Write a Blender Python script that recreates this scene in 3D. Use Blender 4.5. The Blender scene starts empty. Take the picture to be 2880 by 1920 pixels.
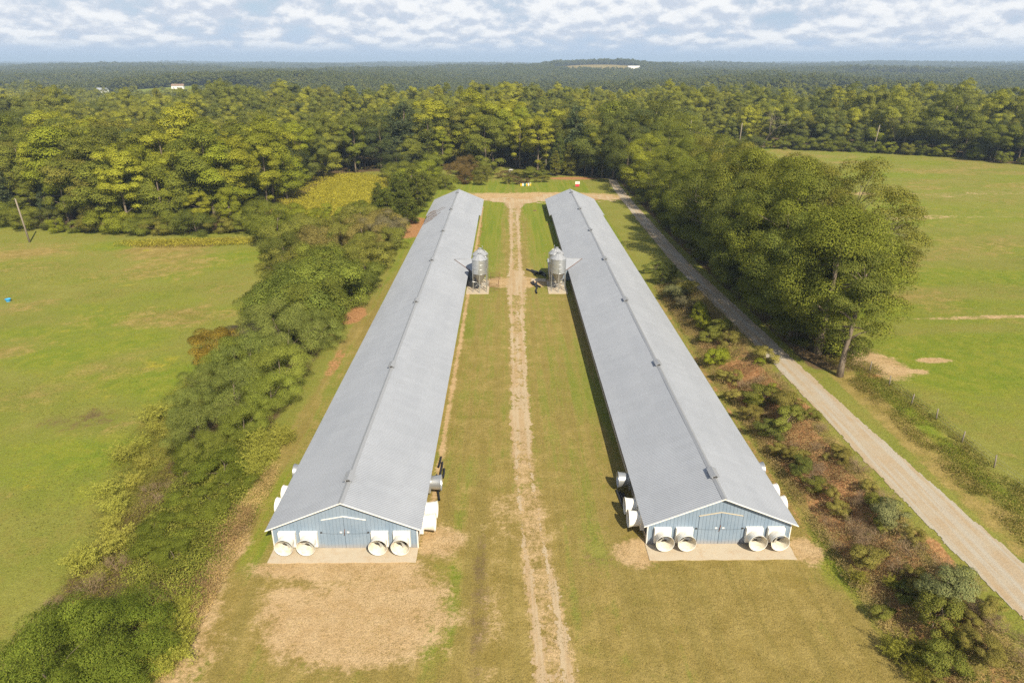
import bpy, bmesh, math, random
import numpy as np
from mathutils import Vector, Matrix
R = math.radians
random.seed(7)
rng = np.random.default_rng(7)
scene = bpy.context.scene
COL = scene.collection

# ------------------------------------------------------------------ camera, sky, sun, exposure
cam_d = bpy.data.cameras.new('camera'); cam = bpy.data.objects.new('camera', cam_d); COL.objects.link(cam)
cam_d.sensor_width = 36; cam_d.lens = 24.0; cam_d.clip_start = 0.5; cam_d.clip_end = 40000
cam.location = (0, 0, 38)
cam.rotation_euler = (R(90 - 22.31), 0, R(-0.37))
scene.camera = cam
scene.render.resolution_x, scene.render.resolution_y = 1024, 682

SUN = Vector((0.42, -1.0, 0.98)).normalized()          # direction towards the sun
world = bpy.data.worlds.new('World'); scene.world = world; world.use_nodes = True
SKY_STRENGTH = 0.055

def build_world():
    nt = world.node_tree; nt.nodes.clear(); N = nt.nodes.new; L = nt.links.new
    def math_(op, a, b=None, c=None, clamp=False):
        n = N('ShaderNodeMath'); n.operation = op; n.use_clamp = clamp
        for i, v in enumerate((a, b, c)):
            if v is None: continue
            if isinstance(v, (int, float)): n.inputs[i].default_value = v
            else: L(v, n.inputs[i])
        return n.outputs[0]
    def smooth(lo, hi, v):
        n = N('ShaderNodeMapRange'); n.interpolation_type = 'SMOOTHSTEP'
        n.inputs['From Min'].default_value = lo; n.inputs['From Max'].default_value = hi
        L(v, n.inputs['Value']); return n.outputs[0]
    out = N('ShaderNodeOutputWorld'); bg = N('ShaderNodeBackground'); bg.inputs['Strength'].default_value = SKY_STRENGTH
    L(bg.outputs[0], out.inputs[0])
    sky = N('ShaderNodeTexSky'); sky.sky_type = 'NISHITA'; sky.sun_disc = False
    sky.sun_elevation = math.asin(SUN.z); sky.sun_rotation = math.atan2(SUN.x, SUN.y)
    sky.air_density = 1.0; sky.dust_density = 0.6; sky.ozone_density = 1.6; sky.altitude = 300
    tc = N('ShaderNodeTexCoord'); nrm = N('ShaderNodeVectorMath'); nrm.operation = 'NORMALIZE'
    L(tc.outputs['Generated'], nrm.inputs[0])
    sep = N('ShaderNodeSeparateXYZ'); L(nrm.outputs[0], sep.inputs[0])
    zc = math_('MAXIMUM', sep.outputs['Z'], 0.0)
    # the cloud deck is laid round the sky: heading on a cylinder, height above the horizon spread out logarithmically
    rho = math_('MAXIMUM', math_('SQRT', math_('ADD', math_('MULTIPLY', sep.outputs['X'], sep.outputs['X']), math_('MULTIPLY', sep.outputs['Y'], sep.outputs['Y']))), 0.05)
    comb = N('ShaderNodeCombineXYZ')
    L(math_('MULTIPLY', math_('DIVIDE', sep.outputs['X'], rho), 11.0), comb.inputs[0]); L(math_('MULTIPLY', math_('DIVIDE', sep.outputs['Y'], rho), 11.0), comb.inputs[1])
    L(math_('MULTIPLY', math_('LOGARITHM', math_('DIVIDE', math_('ADD', zc, 0.05), 0.05), math.e), 2.3), comb.inputs[2])
    def fbm(off, scale, detail, rough):
        a = N('ShaderNodeVectorMath'); a.operation = 'ADD'; L(comb.outputs[0], a.inputs[0]); a.inputs[1].default_value = off
        n = N('ShaderNodeTexNoise'); n.noise_dimensions = '3D'
        n.inputs['Scale'].default_value = scale; n.inputs['Detail'].default_value = detail; n.inputs['Roughness'].default_value = rough
        L(a.outputs[0], n.inputs['Vector']); return n.outputs['Fac']
    base0 = fbm((3.1, 0.4, 0), 1.1, 9, 0.60)
    def puff(off):
        a = N('ShaderNodeVectorMath'); a.operation = 'ADD'; L(comb.outputs[0], a.inputs[0]); a.inputs[1].default_value = off
        vo = N('ShaderNodeTexVoronoi'); vo.feature = 'SMOOTH_F1'; vo.inputs['Scale'].default_value = 3.2; vo.inputs['Smoothness'].default_value = 0.6
        L(a.outputs[0], vo.inputs['Vector']); return math_('MULTIPLY', math_('SUBTRACT', 0.45, vo.outputs['Distance']), 0.16)
    base = math_('ADD', base0, puff((0.0, 0.0, 0.3)))
    off = math_('ADD', fbm((3.1, 0.4, 0.17), 1.1, 9, 0.60), puff((0.0, 0.0, 0.47)))      # a step higher in the sky: tells the lit tops from the flat bases
    big = fbm((11.0, 4.0, 3.0), 0.28, 3, 0.5)
    dens = math_('ADD', base, math_('MULTIPLY', math_('SUBTRACT', big, 0.5), 0.35))
    dens = math_('SUBTRACT', dens, math_('MULTIPLY', smooth(0.12, 0.6, sep.outputs['Z']), 0.10))   # seen from below the clouds stand further apart
    fac = smooth(0.33, 0.50, dens)
    fac = math_('MULTIPLY', fac, smooth(0.006, 0.026, sep.outputs['Z']))
    fac = math_('MULTIPLY', fac, 0.92)
    relief = smooth(-0.10, 0.08, math_('SUBTRACT', base, off))
    lit = math_('MULTIPLY', relief, smooth(0.40, 0.56, dens))
    cc = N('ShaderNodeMix'); cc.data_type = 'RGBA'
    cc.inputs['A'].default_value = (8.0, 8.8, 10.2, 1); cc.inputs['B'].default_value = (12.8, 12.8, 12.8, 1)
    L(lit, cc.inputs['Factor'])
    # thin pale air low over the horizon, the same all the way round
    hz = N('ShaderNodeMix'); hz.data_type = 'RGBA'
    L(math_('MULTIPLY', math_('SUBTRACT', 1.0, smooth(0.0, 0.16, sep.outputs['Z'])), 0.85), hz.inputs['Factor'])
    L(sky.outputs[0], hz.inputs['A']); hz.inputs['B'].default_value = (6.6, 8.4, 11.4, 1)
    mx = N('ShaderNodeMix'); mx.data_type = 'RGBA'
    L(fac, mx.inputs['Factor']); L(hz.outputs['Result'], mx.inputs['A']); L(cc.outputs['Result'], mx.inputs['B'])
    L(mx.outputs['Result'], bg.inputs['Color'])
build_world()

sun_d = bpy.data.lights.new('sun', 'SUN'); sun_o = bpy.data.objects.new('sun', sun_d); COL.objects.link(sun_o)
sun_d.energy = 5.0; sun_d.angle = R(0.53); sun_d.color = (1.0, 0.91, 0.74)
sun_o.rotation_euler = SUN.to_track_quat('Z', 'Y').to_euler(); sun_o.location = (60, -120, 120)

vs = scene.view_settings
scene.display_settings.display_device = 'sRGB'
vs.view_transform = 'Standard'; vs.look = 'None'; vs.exposure = 0.54; vs.gamma = 1.0; vs.use_curve_mapping = False
cy = scene.cycles
cy.max_bounces = 5; cy.diffuse_bounces = 2; cy.glossy_bounces = 2; cy.transmission_bounces = 3; cy.volume_bounces = 0
cy.transparent_max_bounces = 4; cy.caustics_reflective = False; cy.caustics_refractive = False
cy.use_denoising = False
try: cy.denoiser = 'OPENIMAGEDENOISE'
except Exception: pass
cy.sample_clamp_indirect = 6

# ------------------------------------------------------------------ helpers
def link(o): COL.objects.link(o); return o
def tag(o, label=None, cat=None, group=None, kind=None):
    if label: o['label'] = label
    if cat: o['category'] = cat
    if group: o['group'] = group
    if kind: o['kind'] = kind
    return o
def empty(name, loc=(0, 0, 0), rz=0.0):
    o = bpy.data.objects.new(name, None); o.empty_display_size = 0.3
    o.location = loc; o.rotation_euler = (0, 0, rz); return link(o)
def mesh_np(name, v, f, mat=None, smooth=False):
    """numpy verts (n,3) and faces (m,k) -> mesh"""
    v = np.asarray(v, np.float32); f = np.asarray(f, np.int32)
    me = bpy.data.meshes.new(name)
    k = f.shape[1]
    me.vertices.add(len(v)); me.vertices.foreach_set('co', v.ravel())
    me.loops.add(f.size); me.loops.foreach_set('vertex_index', f.ravel())
    me.polygons.add(len(f)); me.polygons.foreach_set('loop_start', np.arange(0, f.size, k, dtype=np.int32))
    me.polygons.foreach_set('loop_total', np.full(len(f), k, np.int32))
    if smooth: me.polygons.foreach_set('use_smooth', np.ones(len(f), bool))
    me.update(calc_edges=True)
    if mat: me.materials.append(mat)
    return me
def obj_me(name, me, parent=None, loc=None, rz=0):
    o = bpy.data.objects.new(name, me); link(o)
    if parent: o.parent = parent
    if loc is not None: o.location = loc
    if rz: o.rotation_euler = (0, 0, rz)
    return o
class MB:
    def __init__(s): s.v = []; s.f = []; s.sm = []
    def add(s, vs_, fs_, sm=False):
        n = len(s.v); s.v += [tuple(p) for p in vs_]; s.f += [tuple(i + n for i in q) for q in fs_]; s.sm += [sm] * len(fs_)
        return s
    def box(s, a, b):
        (x0, y0, z0), (x1, y1, z1) = a, b
        return s.add([(x0,y0,z0),(x1,y0,z0),(x1,y1,z0),(x0,y1,z0),(x0,y0,z1),(x1,y0,z1),(x1,y1,z1),(x0,y1,z1)],
                     [(0,3,2,1),(4,5,6,7),(0,1,5,4),(1,2,6,5),(2,3,7,6),(3,0,4,7)])
    def prism(s, poly, axis, a, b):
        """poly: list of 2D points (ccw), extruded along axis from a to b"""
        n = len(poly)
        def P(p, t):
            return {'x': (t, p[0], p[1]), 'y': (p[0], t, p[1]), 'z': (p[0], p[1], t)}[axis]
        return s.add([P(p, a) for p in poly] + [P(p, b) for p in poly],
                     [tuple(range(n))[::-1], tuple(range(n, 2*n))] + [(i, (i+1) % n, n+(i+1) % n, n+i) for i in range(n)])
    def tube(s, pts, rad, seg=8, cap=True, sm=True):
        pts = [Vector(p) for p in pts]; n = len(pts)
        if not hasattr(rad, '__len__'): rad = [rad] * n
        vs_, fs_ = [], []
        up = None
        for i, p in enumerate(pts):
            t = (pts[min(i+1, n-1)] - pts[max(i-1, 0)])
            if t.length < 1e-9: t = Vector((0, 0, 1))
            t.normalize()
            if up is None: up = t.orthogonal().normalized()
            else:
                up = up - t * up.dot(t)
                up = up.normalized() if up.length > 1e-6 else t.orthogonal().normalized()
            w = t.cross(up)
            for k in range(seg):
                a = 2 * math.pi * k / seg
                vs_.append(p + (up * math.cos(a) + w * math.sin(a)) * rad[i])
        for i in range(n - 1):
            for k in range(seg):
                fs_.append((i*seg+k, i*seg+(k+1) % seg, (i+1)*seg+(k+1) % seg, (i+1)*seg+k))
        s.add(vs_, fs_, sm)
        if cap:
            m = len(s.v) - n*seg
            s.f += [tuple(m + k for k in range(seg))[::-1], tuple(m + (n-1)*seg + k for k in range(seg))]; s.sm += [False, False]
        return s
    def lathe(s, prof, c=(0, 0, 0), axis='z', seg=32, sm=True):
        """prof: (radius, t) along axis"""
        vs_, fs_ = [], []
        for r, t in prof:
            for k in range(seg):
                a = 2*math.pi*k/seg; p, q = r*math.cos(a), r*math.sin(a)
                d = {'z': (p, q, t), 'y': (p, t, -q), 'x': (t, p, q)}[axis]
                vs_.append((c[0]+d[0], c[1]+d[1], c[2]+d[2]))
        for i in range(len(prof)-1):
            for k in range(seg):
                fs_.append((i*seg+k, i*seg+(k+1) % seg, (i+1)*seg+(k+1) % seg, (i+1)*seg+k))
        return s.add(vs_, fs_, sm)
    def mesh(s, name, mat):
        me = bpy.data.meshes.new(name); me.from_pydata(s.v, [], s.f)
        me.polygons.foreach_set('use_smooth', np.array(s.sm, bool)); me.update()
        if mat: me.materials.append(mat)
        return me
    def build(s, name, mat, parent=None, loc=None, rz=0):
        return obj_me(name, s.mesh(name, mat), parent, loc, rz)
def kids(o): return [c for c in COL.objects if c.parent == o]
def copy_tree(o, children, parent=None):
    """copy a thing with its parts (children: dict object -> list of parts)"""
    c = o.copy(); COL.objects.link(c); c.parent = parent
    for ch in children.get(o, []): copy_tree(ch, children, c)
    return c

# ------------------------------------------------------------------ material helper
class NT:
    def __init__(s, name):
        s.m = bpy.data.materials.new(name); s.m.use_nodes = True; s.t = s.m.node_tree; s.t.nodes.clear()
        s.out = s.n('ShaderNodeOutputMaterial')
    def n(s, k): return s.t.nodes.new(k)
    def l(s, a, b): s.t.links.new(a, b)
    def put(s, sock, v):
        if v is None: return
        if isinstance(v, bpy.types.NodeSocket): s.l(v, sock)
        elif isinstance(v, (tuple, list)) and len(v) == 3 and sock.type == 'RGBA': sock.default_value = (*v, 1)
        else: sock.default_value = v
    def math(s, op, a, b=None, c=None, clamp=False):
        n = s.n('ShaderNodeMath'); n.operation = op; n.use_clamp = clamp
        for i, v in enumerate((a, b, c)): s.put(n.inputs[i], v)
        return n.outputs[0]
    def mix(s, f, a, b, mode='MIX'):
        n = s.n('ShaderNodeMix'); n.data_type = 'RGBA'; n.blend_type = mode
        s.put(n.inputs['Factor'], f); s.put(n.inputs['A'], a); s.put(n.inputs['B'], b); return n.outputs['Result']
    def sm(s, lo, hi, v, a=0.0, b=1.0):
        n = s.n('ShaderNodeMapRange'); n.interpolation_type = 'SMOOTHSTEP'
        n.inputs['From Min'].default_value = lo; n.inputs['From Max'].default_value = hi
        n.inputs['To Min'].default_value = a; n.inputs['To Max'].default_value = b
        s.l(v, n.inputs['Value']); return n.outputs[0]
    def pos(s): return s.n('ShaderNodeNewGeometry').outputs['Position']
    def objc(s): return s.n('ShaderNodeTexCoord').outputs['Object']
    def scale(s, vec, sc):
        n = s.n('ShaderNodeVectorMath'); n.operation = 'MULTIPLY'; s.l(vec, n.inputs[0]); n.inputs[1].default_value = sc; return n.outputs[0]
    def noise(s, vec, sc, detail=3, rough=0.55, dist=0.0):
        n = s.n('ShaderNodeTexNoise'); s.l(vec, n.inputs['Vector']); n.inputs['Scale'].default_value = sc
        n.inputs['Detail'].default_value = detail; n.inputs['Roughness'].default_value = rough; n.inputs['Distortion'].default_value = dist
        return n.outputs['Fac']
    def bump(s, hgt, strength, dist):
        n = s.n('ShaderNodeBump'); n.inputs['Strength'].default_value = strength; n.inputs['Distance'].default_value = dist
        s.l(hgt, n.inputs['Height']); return n.outputs['Normal']
    def bsdf(s, col, rough=0.8, metal=0.0, normal=None, spec=0.3):
        b = s.n('ShaderNodeBsdfPrincipled'); s.put(b.inputs['Base Color'], col); s.put(b.inputs['Roughness'], rough)
        s.put(b.inputs['Metallic'], metal); b.inputs['Specular IOR Level'].default_value = spec
        if normal is not None: s.l(normal, b.inputs['Normal'])
        s.l(b.outputs[0], s.out.inputs['Surface']); return s.m
def simple(name, col, rough=0.7, metal=0.0, var=0.15, scale=2.0, dirt=None, dirt_amt=0.3, spec=0.3):
    """paint or material with mottling and an optional soft dirt colour"""
    t = NT(name); p = t.pos()
    n1 = t.noise(p, scale, 4, 0.6); n2 = t.noise(p, scale*9, 3, 0.6)
    k = t.math('ADD', 1-var, t.math('MULTIPLY', t.math('ADD', n1, n2), var))
    c = t.mix(1.0, col, t.mix(0.0, (1, 1, 1), (1, 1, 1)), 'MULTIPLY')
    vv = t.n('ShaderNodeCombineColor'); [t.l(k, vv.inputs[i]) for i in range(3)]
    c = t.mix(1.0, col, vv.outputs[0], 'MULTIPLY')
    if dirt: c = t.mix(t.math('MULTIPLY', t.sm(0.45, 0.75, t.noise(p, scale*1.7, 5, 0.65)), dirt_amt), c, dirt)
    return t.bsdf(c, rough, metal, None, spec)

# ------------------------------------------------------------------ terrain height
def ss(a, b, x):
    t = np.clip((np.asarray(x, float)-a)/(b-a), 0, 1); return t*t*(3-2*t)
def wav(x, y, L, seed):
    r = np.random.default_rng(seed); z = 0
    for _ in range(5):
        a = r.uniform(0, 2*math.pi); k = 2*math.pi/(L*r.uniform(0.7, 1.5))
        z = z + np.sin(x*math.cos(a)*k + y*math.sin(a)*k + r.uniform(0, 6.28))
    return z/5
def zroad(y): return 2.4*(1-ss(60, 165, y))
def height(x, y):
    x = np.asarray(x, float); y = np.asarray(y, float)
    z = zroad(y)*ss(26.0, 33.5, x) + 1.2*ss(45, 140, x)*(1-ss(200, 330, y))
    z = z - 2.6*ss(-24, -37, x)*(1-0.45*ss(120, 200, y)) - 1.0*ss(-40, -120, x)*(1-ss(150, 260, y))
    z = z + 0.10*wav(x, y, 14, 3)*(ss(-26, -34, x)+ss(42, 50, x))
    z = z + 0.28*wav(x, y, 3.6, 5)*ss(26.5, 28.5, x)*(1-ss(31.5, 33.4, x))*(1-ss(80, 110, y))
    r = np.hypot(x, y)
    z = z + 2.0*np.exp(-((r-430)/120)**2)*ss(280, 380, r)*(1+0.5*wav(x, y, 260, 9))
    far = ss(450, 700, r + 60*wav(x, y, 300, 31))
    z = z + far*(-15 + 14*wav(x, y, 900, 21) + 22*ss(1300, 4000, r)*wav(x, y, 2100, 22) + 0.0048*np.maximum(r-1200, 0)*(1-0.55*ss(3500, 9000, r)))
    for (cx_, cy_, r0, a0) in ((-480, 1060, 260, 16), (330, 2620, 430, 24), (-470, 1950, 330, 18), (430, 1060, 240, 14), (-240, 3450, 350, 16), (1150, 2250, 330, 16)):
        z = z + a0*np.exp(-((x-cx_)/r0)**2-((y-cy_)/r0)**2)      # low rises that carry the far open fields
    return z
def hz(x, y): return float(height(x, y))

# ------------------------------------------------------------------ vectorised value noise for masks (numpy)
def vnoise(x, y, L, seed):
    x = np.asarray(x, float)/L; y = np.asarray(y, float)/L
    xi = np.floor(x).astype(np.int64); yi = np.floor(y).astype(np.int64); fx = x-xi; fy = y-yi
    fx = fx*fx*(3-2*fx); fy = fy*fy*(3-2*fy)
    def hsh(a, b):
        n = (a*374761393 + b*668265263 + seed*982451653) & 0x7fffffff
        n = ((n ^ (n >> 13))*1274126177) & 0x7fffffff
        return ((n ^ (n >> 16)) & 0xffff)/65535.0
    return (hsh(xi, yi)*(1-fx)+hsh(xi+1, yi)*fx)*(1-fy) + (hsh(xi, yi+1)*(1-fx)+hsh(xi+1, yi+1)*fx)*fy
def fb(x, y, L, seed, o=4):
    s = 0; a = 1; t = 0
    for i in range(o): s = s + a*vnoise(x, y, L/2**i, seed+i*17); t += a; a *= 0.55
    return s/t
def polyx(pts, y):
    pts = sorted(pts); return np.interp(y, [p[0] for p in pts], [p[1] for p in pts])
ROAD_L = [(20, 36.6), (36.7, 35.6), (44, 34.9), (52, 34.6), (64, 34.1), (80, 33.9), (106, 33.4), (128, 33.1), (153, 33.4), (181, 33.6), (201, 33.7), (232, 34.4), (300, 40)]
ROAD_R = [(20, 41.4), (36.7, 40.0), (46, 39.0), (53, 38.6), (66, 37.6), (80, 37.1), (107, 36.6), (128, 36.4), (155, 36.7), (181, 36.7), (204, 36.7), (227, 36.9), (300, 43)]
LANE_C = [(20, 3.6), (34, 3.1), (40, 2.8), (48, 2.1), (60, 1.5), (87, 1.4), (120, 1.55), (150, 1.7), (175, 1.75), (197, 2.1)]
LANE_W = [(20, 1.65), (40, 1.55), (60, 1.3), (87, 1.3), (105, 1.45), (120, 2.0), (135, 1.55), (175, 1.5), (190, 1.8), (197, 3.4)]
def ell(x, y, cx, cy_, rx, ry): return np.sqrt(((x-cx)/rx)**2+((y-cy_)/ry)**2)
def blob(x, y, cx, cy_, rx, ry, soft=0.5): return 1-ss(1-soft, 1+soft, ell(x, y, cx, cy_, rx, ry))

CLEAR = [(-450, 1010, 120, 150), (-640, 1000, 110, 110), (-470, 1850, 140, 200), (300, 2450, 150, 260), (430, 1010, 170, 90), (-240, 3300, 200, 260), (1150, 2150, 160, 150), (700, 3000, 130, 150)]
# (x, y, rx, ry) of far open fields between the woods

def wood_edge(x):     # nearest y at which the wood starts
    return np.interp(x, [-400, -200, -134, -118, -103, -88, -66, -64.9, -52, -36, -20, -6, -4, 3, 4, 14, 30, 34, 60, 66, 78, 110, 125, 159, 183, 196, 270, 420],
                     [215, 190, 182, 175, 174, 170, 170, 262, 268, 262, 262, 252, 270, 270, 256, 250, 246, 240, 244, 345, 345, 326, 322, 308, 290, 268, 235, 200])

def ground_masks(x, y):
    x0_, y0_ = x, y; wx = (fb(x, y, 6, 401)-0.5)*5.5; wy = (fb(x, y, 6, 402)-0.5)*5.5; wx = wx*(y < 60); wy = wy*(y < 60)
    n1 = fb(x, y, 9, 1); n2 = fb(x, y, 22, 2); n3 = fb(x, y, 3.2, 3)
    pad = ss(-25.5, -23.5, x)*(1-ss(25.8, 27, x))*(1-ss(232, 246, y))
    # bare tan dirt
    tan = np.zeros_like(x)
    lane = polyx(LANE_C, y); lw = polyx(LANE_W, y)
    on = (1-ss(0.7, 1.5, np.abs(x-lane)/lw))*(1-ss(198, 203, y))
    tan = np.maximum(tan, on*np.interp(y, [40, 60, 90, 130], [0.52, 0.55, 0.5, 0.45]))
    tan = np.maximum(tan, 0.95*blob(x+wx*1.3, y+wy*1.3, -10.8, 39.2, 7.2, 6.0, 0.5)*(0.55+0.55*n1))
    tan = np.maximum(tan, 0.75*blob(x, y, -14, 44.3, 8, 1.6, 0.5))
    tan = np.maximum(tan, 0.55*blob(x+wx, y+wy, -22, 36, 2.6, 9, 0.6))
    tan = np.maximum(tan, 0.72*blob(x+wx*.5, y+wy, -23.2, 45, 1.3, 6, 0.5))
    tan = np.maximum(tan, 0.75*blob(x, y, 10.8, 46, 2.3, 2.2, 0.6)); tan = np.maximum(tan, 0.7*blob(x, y, -5.8, 47.5, 2.4, 2.4, 0.6))
    tan = np.maximum(tan, 0.75*blob(x, y, 25, 46.2, 1.6, 2.0, 0.6))
    tan = np.maximum(tan, 0.45*blob(x+wx*.6, y+wy, -1.3, 41, 1.6, 12, 0.6)*(0.5+0.8*n1))
    tan = np.maximum(tan, 0.42*blob(x+wx, y+wy, 1.0, 50, 4.5, 7, 0.7)*(0.4+0.9*n1))
    tan = np.maximum(tan, 0.8*np.clip(1-np.abs(x+6.95)/0.75, 0, 1)*(y > 46)*(1-ss(192, 195, y)))
    tan = np.maximum(tan, 0.7*blob(x, y, 1.5, 121.5, 8, 4.0, 0.5))
    # crossing at the far end of the barns
    tan = np.maximum(tan, 0.85*blob(x, y+8*(n2-0.5), 9, 208, 30, 9.5, 0.45)*ss(197, 201, y)*(0.55+0.6*n2))
    # right field scrapes
    tan = np.maximum(tan, 0.85*blob(x, y, 55, 80.5, 2.4, 1.0, 0.8)); tan = np.maximum(tan, 0.8*blob(x, y, 51, 77, 1.8, 0.9, 0.8))
    tan = np.maximum(tan, 0.75*blob(x, y, 47.5, 79, 3.5, 5, 0.5)); tan = np.maximum(tan, 0.62*blob(x, y+1.5*(n1-0.5), 80, 97, 22, 1.1, 0.7))
    tan = np.maximum(tan, 0.55*blob(x, y+6*(n2-0.5), 100, 172, 34, 2.6, 0.8)*(0.5+0.9*n1)); tan = np.maximum(tan, 0.6*blob(x, y+14*(n2-0.5), 130, 205, 50, 4.5, 0.9)*n1*1.4)
    tan = np.maximum(tan, 0.5*np.clip(n3*1.8-1.05, 0, 1)*blob(x, y, 55, 62, 14, 24, 0.6))
    # dry grass
    dry = np.zeros_like(x)
    dry = np.maximum(dry, pad*(1-ss(52, 72, y))*(0.88+1.5*(fb(x*0.8, y*1.2, 8, 415)-0.5)))
    dry = np.maximum(dry, pad*(1-ss(105, 150, y))*(0.58+0.8*(n1-0.5)))
    dry = np.maximum(dry, 0.62*blob(x, y, 1.6, 120, 4.4, 110, 0.5)*pad)
    dry = np.maximum(dry, ss(-30, -40, x)*(1-ss(162, 170, y))*(0.34+1.5*(fb((x*0.9+y*0.45)*0.8, (y*0.9-x*0.45)*1.4, 12, 8)-0.5)+0.6*(fb(x, y, 40, 9)-0.5)))
    dry = np.maximum(dry, 0.55*ss(44, 50, x)*(fb((x*0.9+y*0.4)*0.75, (y*0.9-x*0.4)*1.4, 11, 12)*2.0-0.45))
    dry = np.maximum(dry, 0.85*ss(39, 40, x)*(1-ss(44, 47.5, x))*(1-ss(96, 110, y))*(0.5+0.6*n3))
    dry = np.maximum(dry, 0.6*ss(25.5, 27, x)*(1-ss(33, 34.5, x))*(1-ss(110, 135, y)))
    # red clay
    clay = 0.9*ss(26.6, 28.2, x)*(1-ss(31.8, 33.2, x))*(1-ss(72, 120, y))*(0.40+1.2*(fb(x, y, 6, 31)-0.15))
    clay = np.maximum(clay, 0.85*blob(x, y, 33.6, 43.2, 0.9, 2.8, 0.5)); clay = np.maximum(clay, 0.8*blob(x, y, 33.0, 67, 0.9, 3.4, 0.5)); clay = np.maximum(clay, 0.75*blob(x, y, 30.6, 54.5, 1.6, 4.5, 0.4))
    clay = np.maximum(clay, 0.62*np.clip(1-np.abs(x-25.9)/0.8, 0, 1)*(1-ss(100, 130, y))*(y > 47))
    clay = np.maximum(clay, 0.95*blob(x, y, -23.3, 167, 3.5, 12, 0.4)); clay = np.maximum(clay, 0.9*blob(x, y, -25, 104, 2.2, 4.5, 0.5)); clay = np.maximum(clay, 0.6*blob(x, y, -23.6, 85, 1.2, 6, 0.5))
    clay = np.maximum(clay, 0.85*blob(x, y, 23, 243, 10, 3.5, 0.5)); clay = np.maximum(clay, 0.5*blob(x, y, 2, 205, 12, 2.4, 0.6)); clay = np.maximum(clay, 0.6*blob(x, y, 27, 205, 9, 3, 0.5))
    clay = np.maximum(clay, 0.8*blob(x, y, 44.5, 75.6, 1.6, 0.9, 0.6)); clay = np.maximum(clay, 0.55*np.clip(1-np.abs(x-6.9-0)/0.0001, 0, 0))
    clay = np.maximum(clay, 0.8*np.clip(1-np.abs(x+6.6)/0.6, 0, 1)*ss(138, 146, y)*(1-ss(172, 178, y)))
    clay = np.maximum(clay, 0.75*np.clip((fb(x, y, 2.0, 77)-0.74)*9, 0, 1)*pad*ss(70, 80, y)*(1-ss(190, 200, y))*(np.abs(x-1.6) > 2.4))
    # lush green
    lush = np.zeros_like(x)
    lush = np.maximum(lush, pad*ss(80, 170, y)*0.75); lush = np.maximum(lush, 0.75*blob(x, y, -21.6, 52, 1.9, 9, 0.4))
    lush = np.maximum(lush, 0.45*blob(x+wx, y+wy, 6.6, 52, 2.4, 7, 0.8)); lush = np.maximum(lush, 0.65*blob(x, y, -4.6, 52, 1.3, 5, 0.6))
    lush = np.maximum(lush, 0.8*blob(x+wx, y+wy, -5.0, 40.5, 2.0, 9, 0.6)*(0.5+0.8*n3)); lush = np.maximum(lush, 0.42*blob(x+wx*.6, y+wy, 5.3, 41, 1.5, 12, 0.8)*(0.3+n3))
    lush = np.maximum(lush, 0.4*np.clip((fb(x, y, 5, 403)-0.54)*5, 0, 1)*pad*(1-ss(60, 90, y)))
    lush = np.maximum(lush, 0.7*blob(x, y, 26, 44, 1.4, 5, 0.6))
    lush = np.maximum(lush, ss(-36, -44, x)*(fb(x*0.7, y*1.3, 16, 41)*1.7-0.45))
    lush = np.maximum(lush, ss(47, 52, x)*(fb(x*0.7, y*1.3, 13, 44)*1.5-0.25)); lush = np.maximum(lush, 1.0*blob(x, y, 56, 78, 10, 9, 0.6)); lush = np.maximum(lush, 0.9*blob(x, y, 70, 86, 26, 5, 0.6))
    lush = np.maximum(lush, 0.95*blob(x, y, 44.0, 62, 1.2, 18, 0.6)*(0.4+n3))
    # dark soil, leaf litter under trees
    soil = np.zeros_like(x)
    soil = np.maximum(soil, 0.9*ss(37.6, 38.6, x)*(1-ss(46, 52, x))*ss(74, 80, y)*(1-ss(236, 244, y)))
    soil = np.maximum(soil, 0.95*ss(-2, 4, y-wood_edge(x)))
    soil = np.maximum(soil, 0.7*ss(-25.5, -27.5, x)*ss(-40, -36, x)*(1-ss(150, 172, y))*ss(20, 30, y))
    
    soil = np.maximum(soil, 0.62*blob(x, y, -2.2, 40.2, 1.0, 9, 0.6)*(0.4+n3)); soil = np.maximum(soil, 0.5*blob(x, y, 7.8, 47, 2.2, 6, 0.6)*(0.4+0.9*n3))
    soil = np.maximum(soil, 0.6*blob(x, y, -53, 74, 7, 3.5, 0.6)*(0.3+n3))
    soil = np.maximum(soil, 0.55*blob(x, y, -2.8, 119, 2.4, 4, 0.6)); soil = np.maximum(soil, 0.65*blob(x, y, -1, 206, 13, 2.6, 0.5)*(0.3+n1))
    # yellow weeds
    gold = np.zeros_like(x)
    gold = np.maximum(gold, 0.95*blob(x, y, -60, 218, 24, 46, 0.25)*ss(172, 180, y)); gold = np.maximum(gold, 0.6*np.clip((fb(x, y, 5, 61)-0.66)*6, 0, 1)*ss(-38, -46, x)*(1-ss(160, 168, y)))
    r = np.hypot(x, y)
    far_open = np.zeros_like(x)
    for (cx_, cy_, rx, ry) in CLEAR: far_open = np.maximum(far_open, (ell(x, y, cx_, cy_, rx, ry) < 1.05).astype(float))
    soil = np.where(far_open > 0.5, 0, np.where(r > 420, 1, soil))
    tanfar = (ell(x, y, 300, 2450, 150, 260) < 1.05) | (ell(x, y, -240, 3300, 200, 260) < 1.05) | (ell(x, y, 1150, 2150, 160, 150) < 1.05)|(ell(x, y, -470, 1850, 140, 200) < 1.05)
    dry = dry*np.where(r < 120, 1-0.75*np.clip(lush, 0, 1), 1)
    dry = np.where(tanfar, 1.3, np.where(r > 420, 0.2, dry)); lush = np.where((far_open > 0.5) & ~tanfar, 0.9, lush); gold = np.where(r > 420, 0, gold)
    return tan, dry, clay, lush, soil, gold

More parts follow.
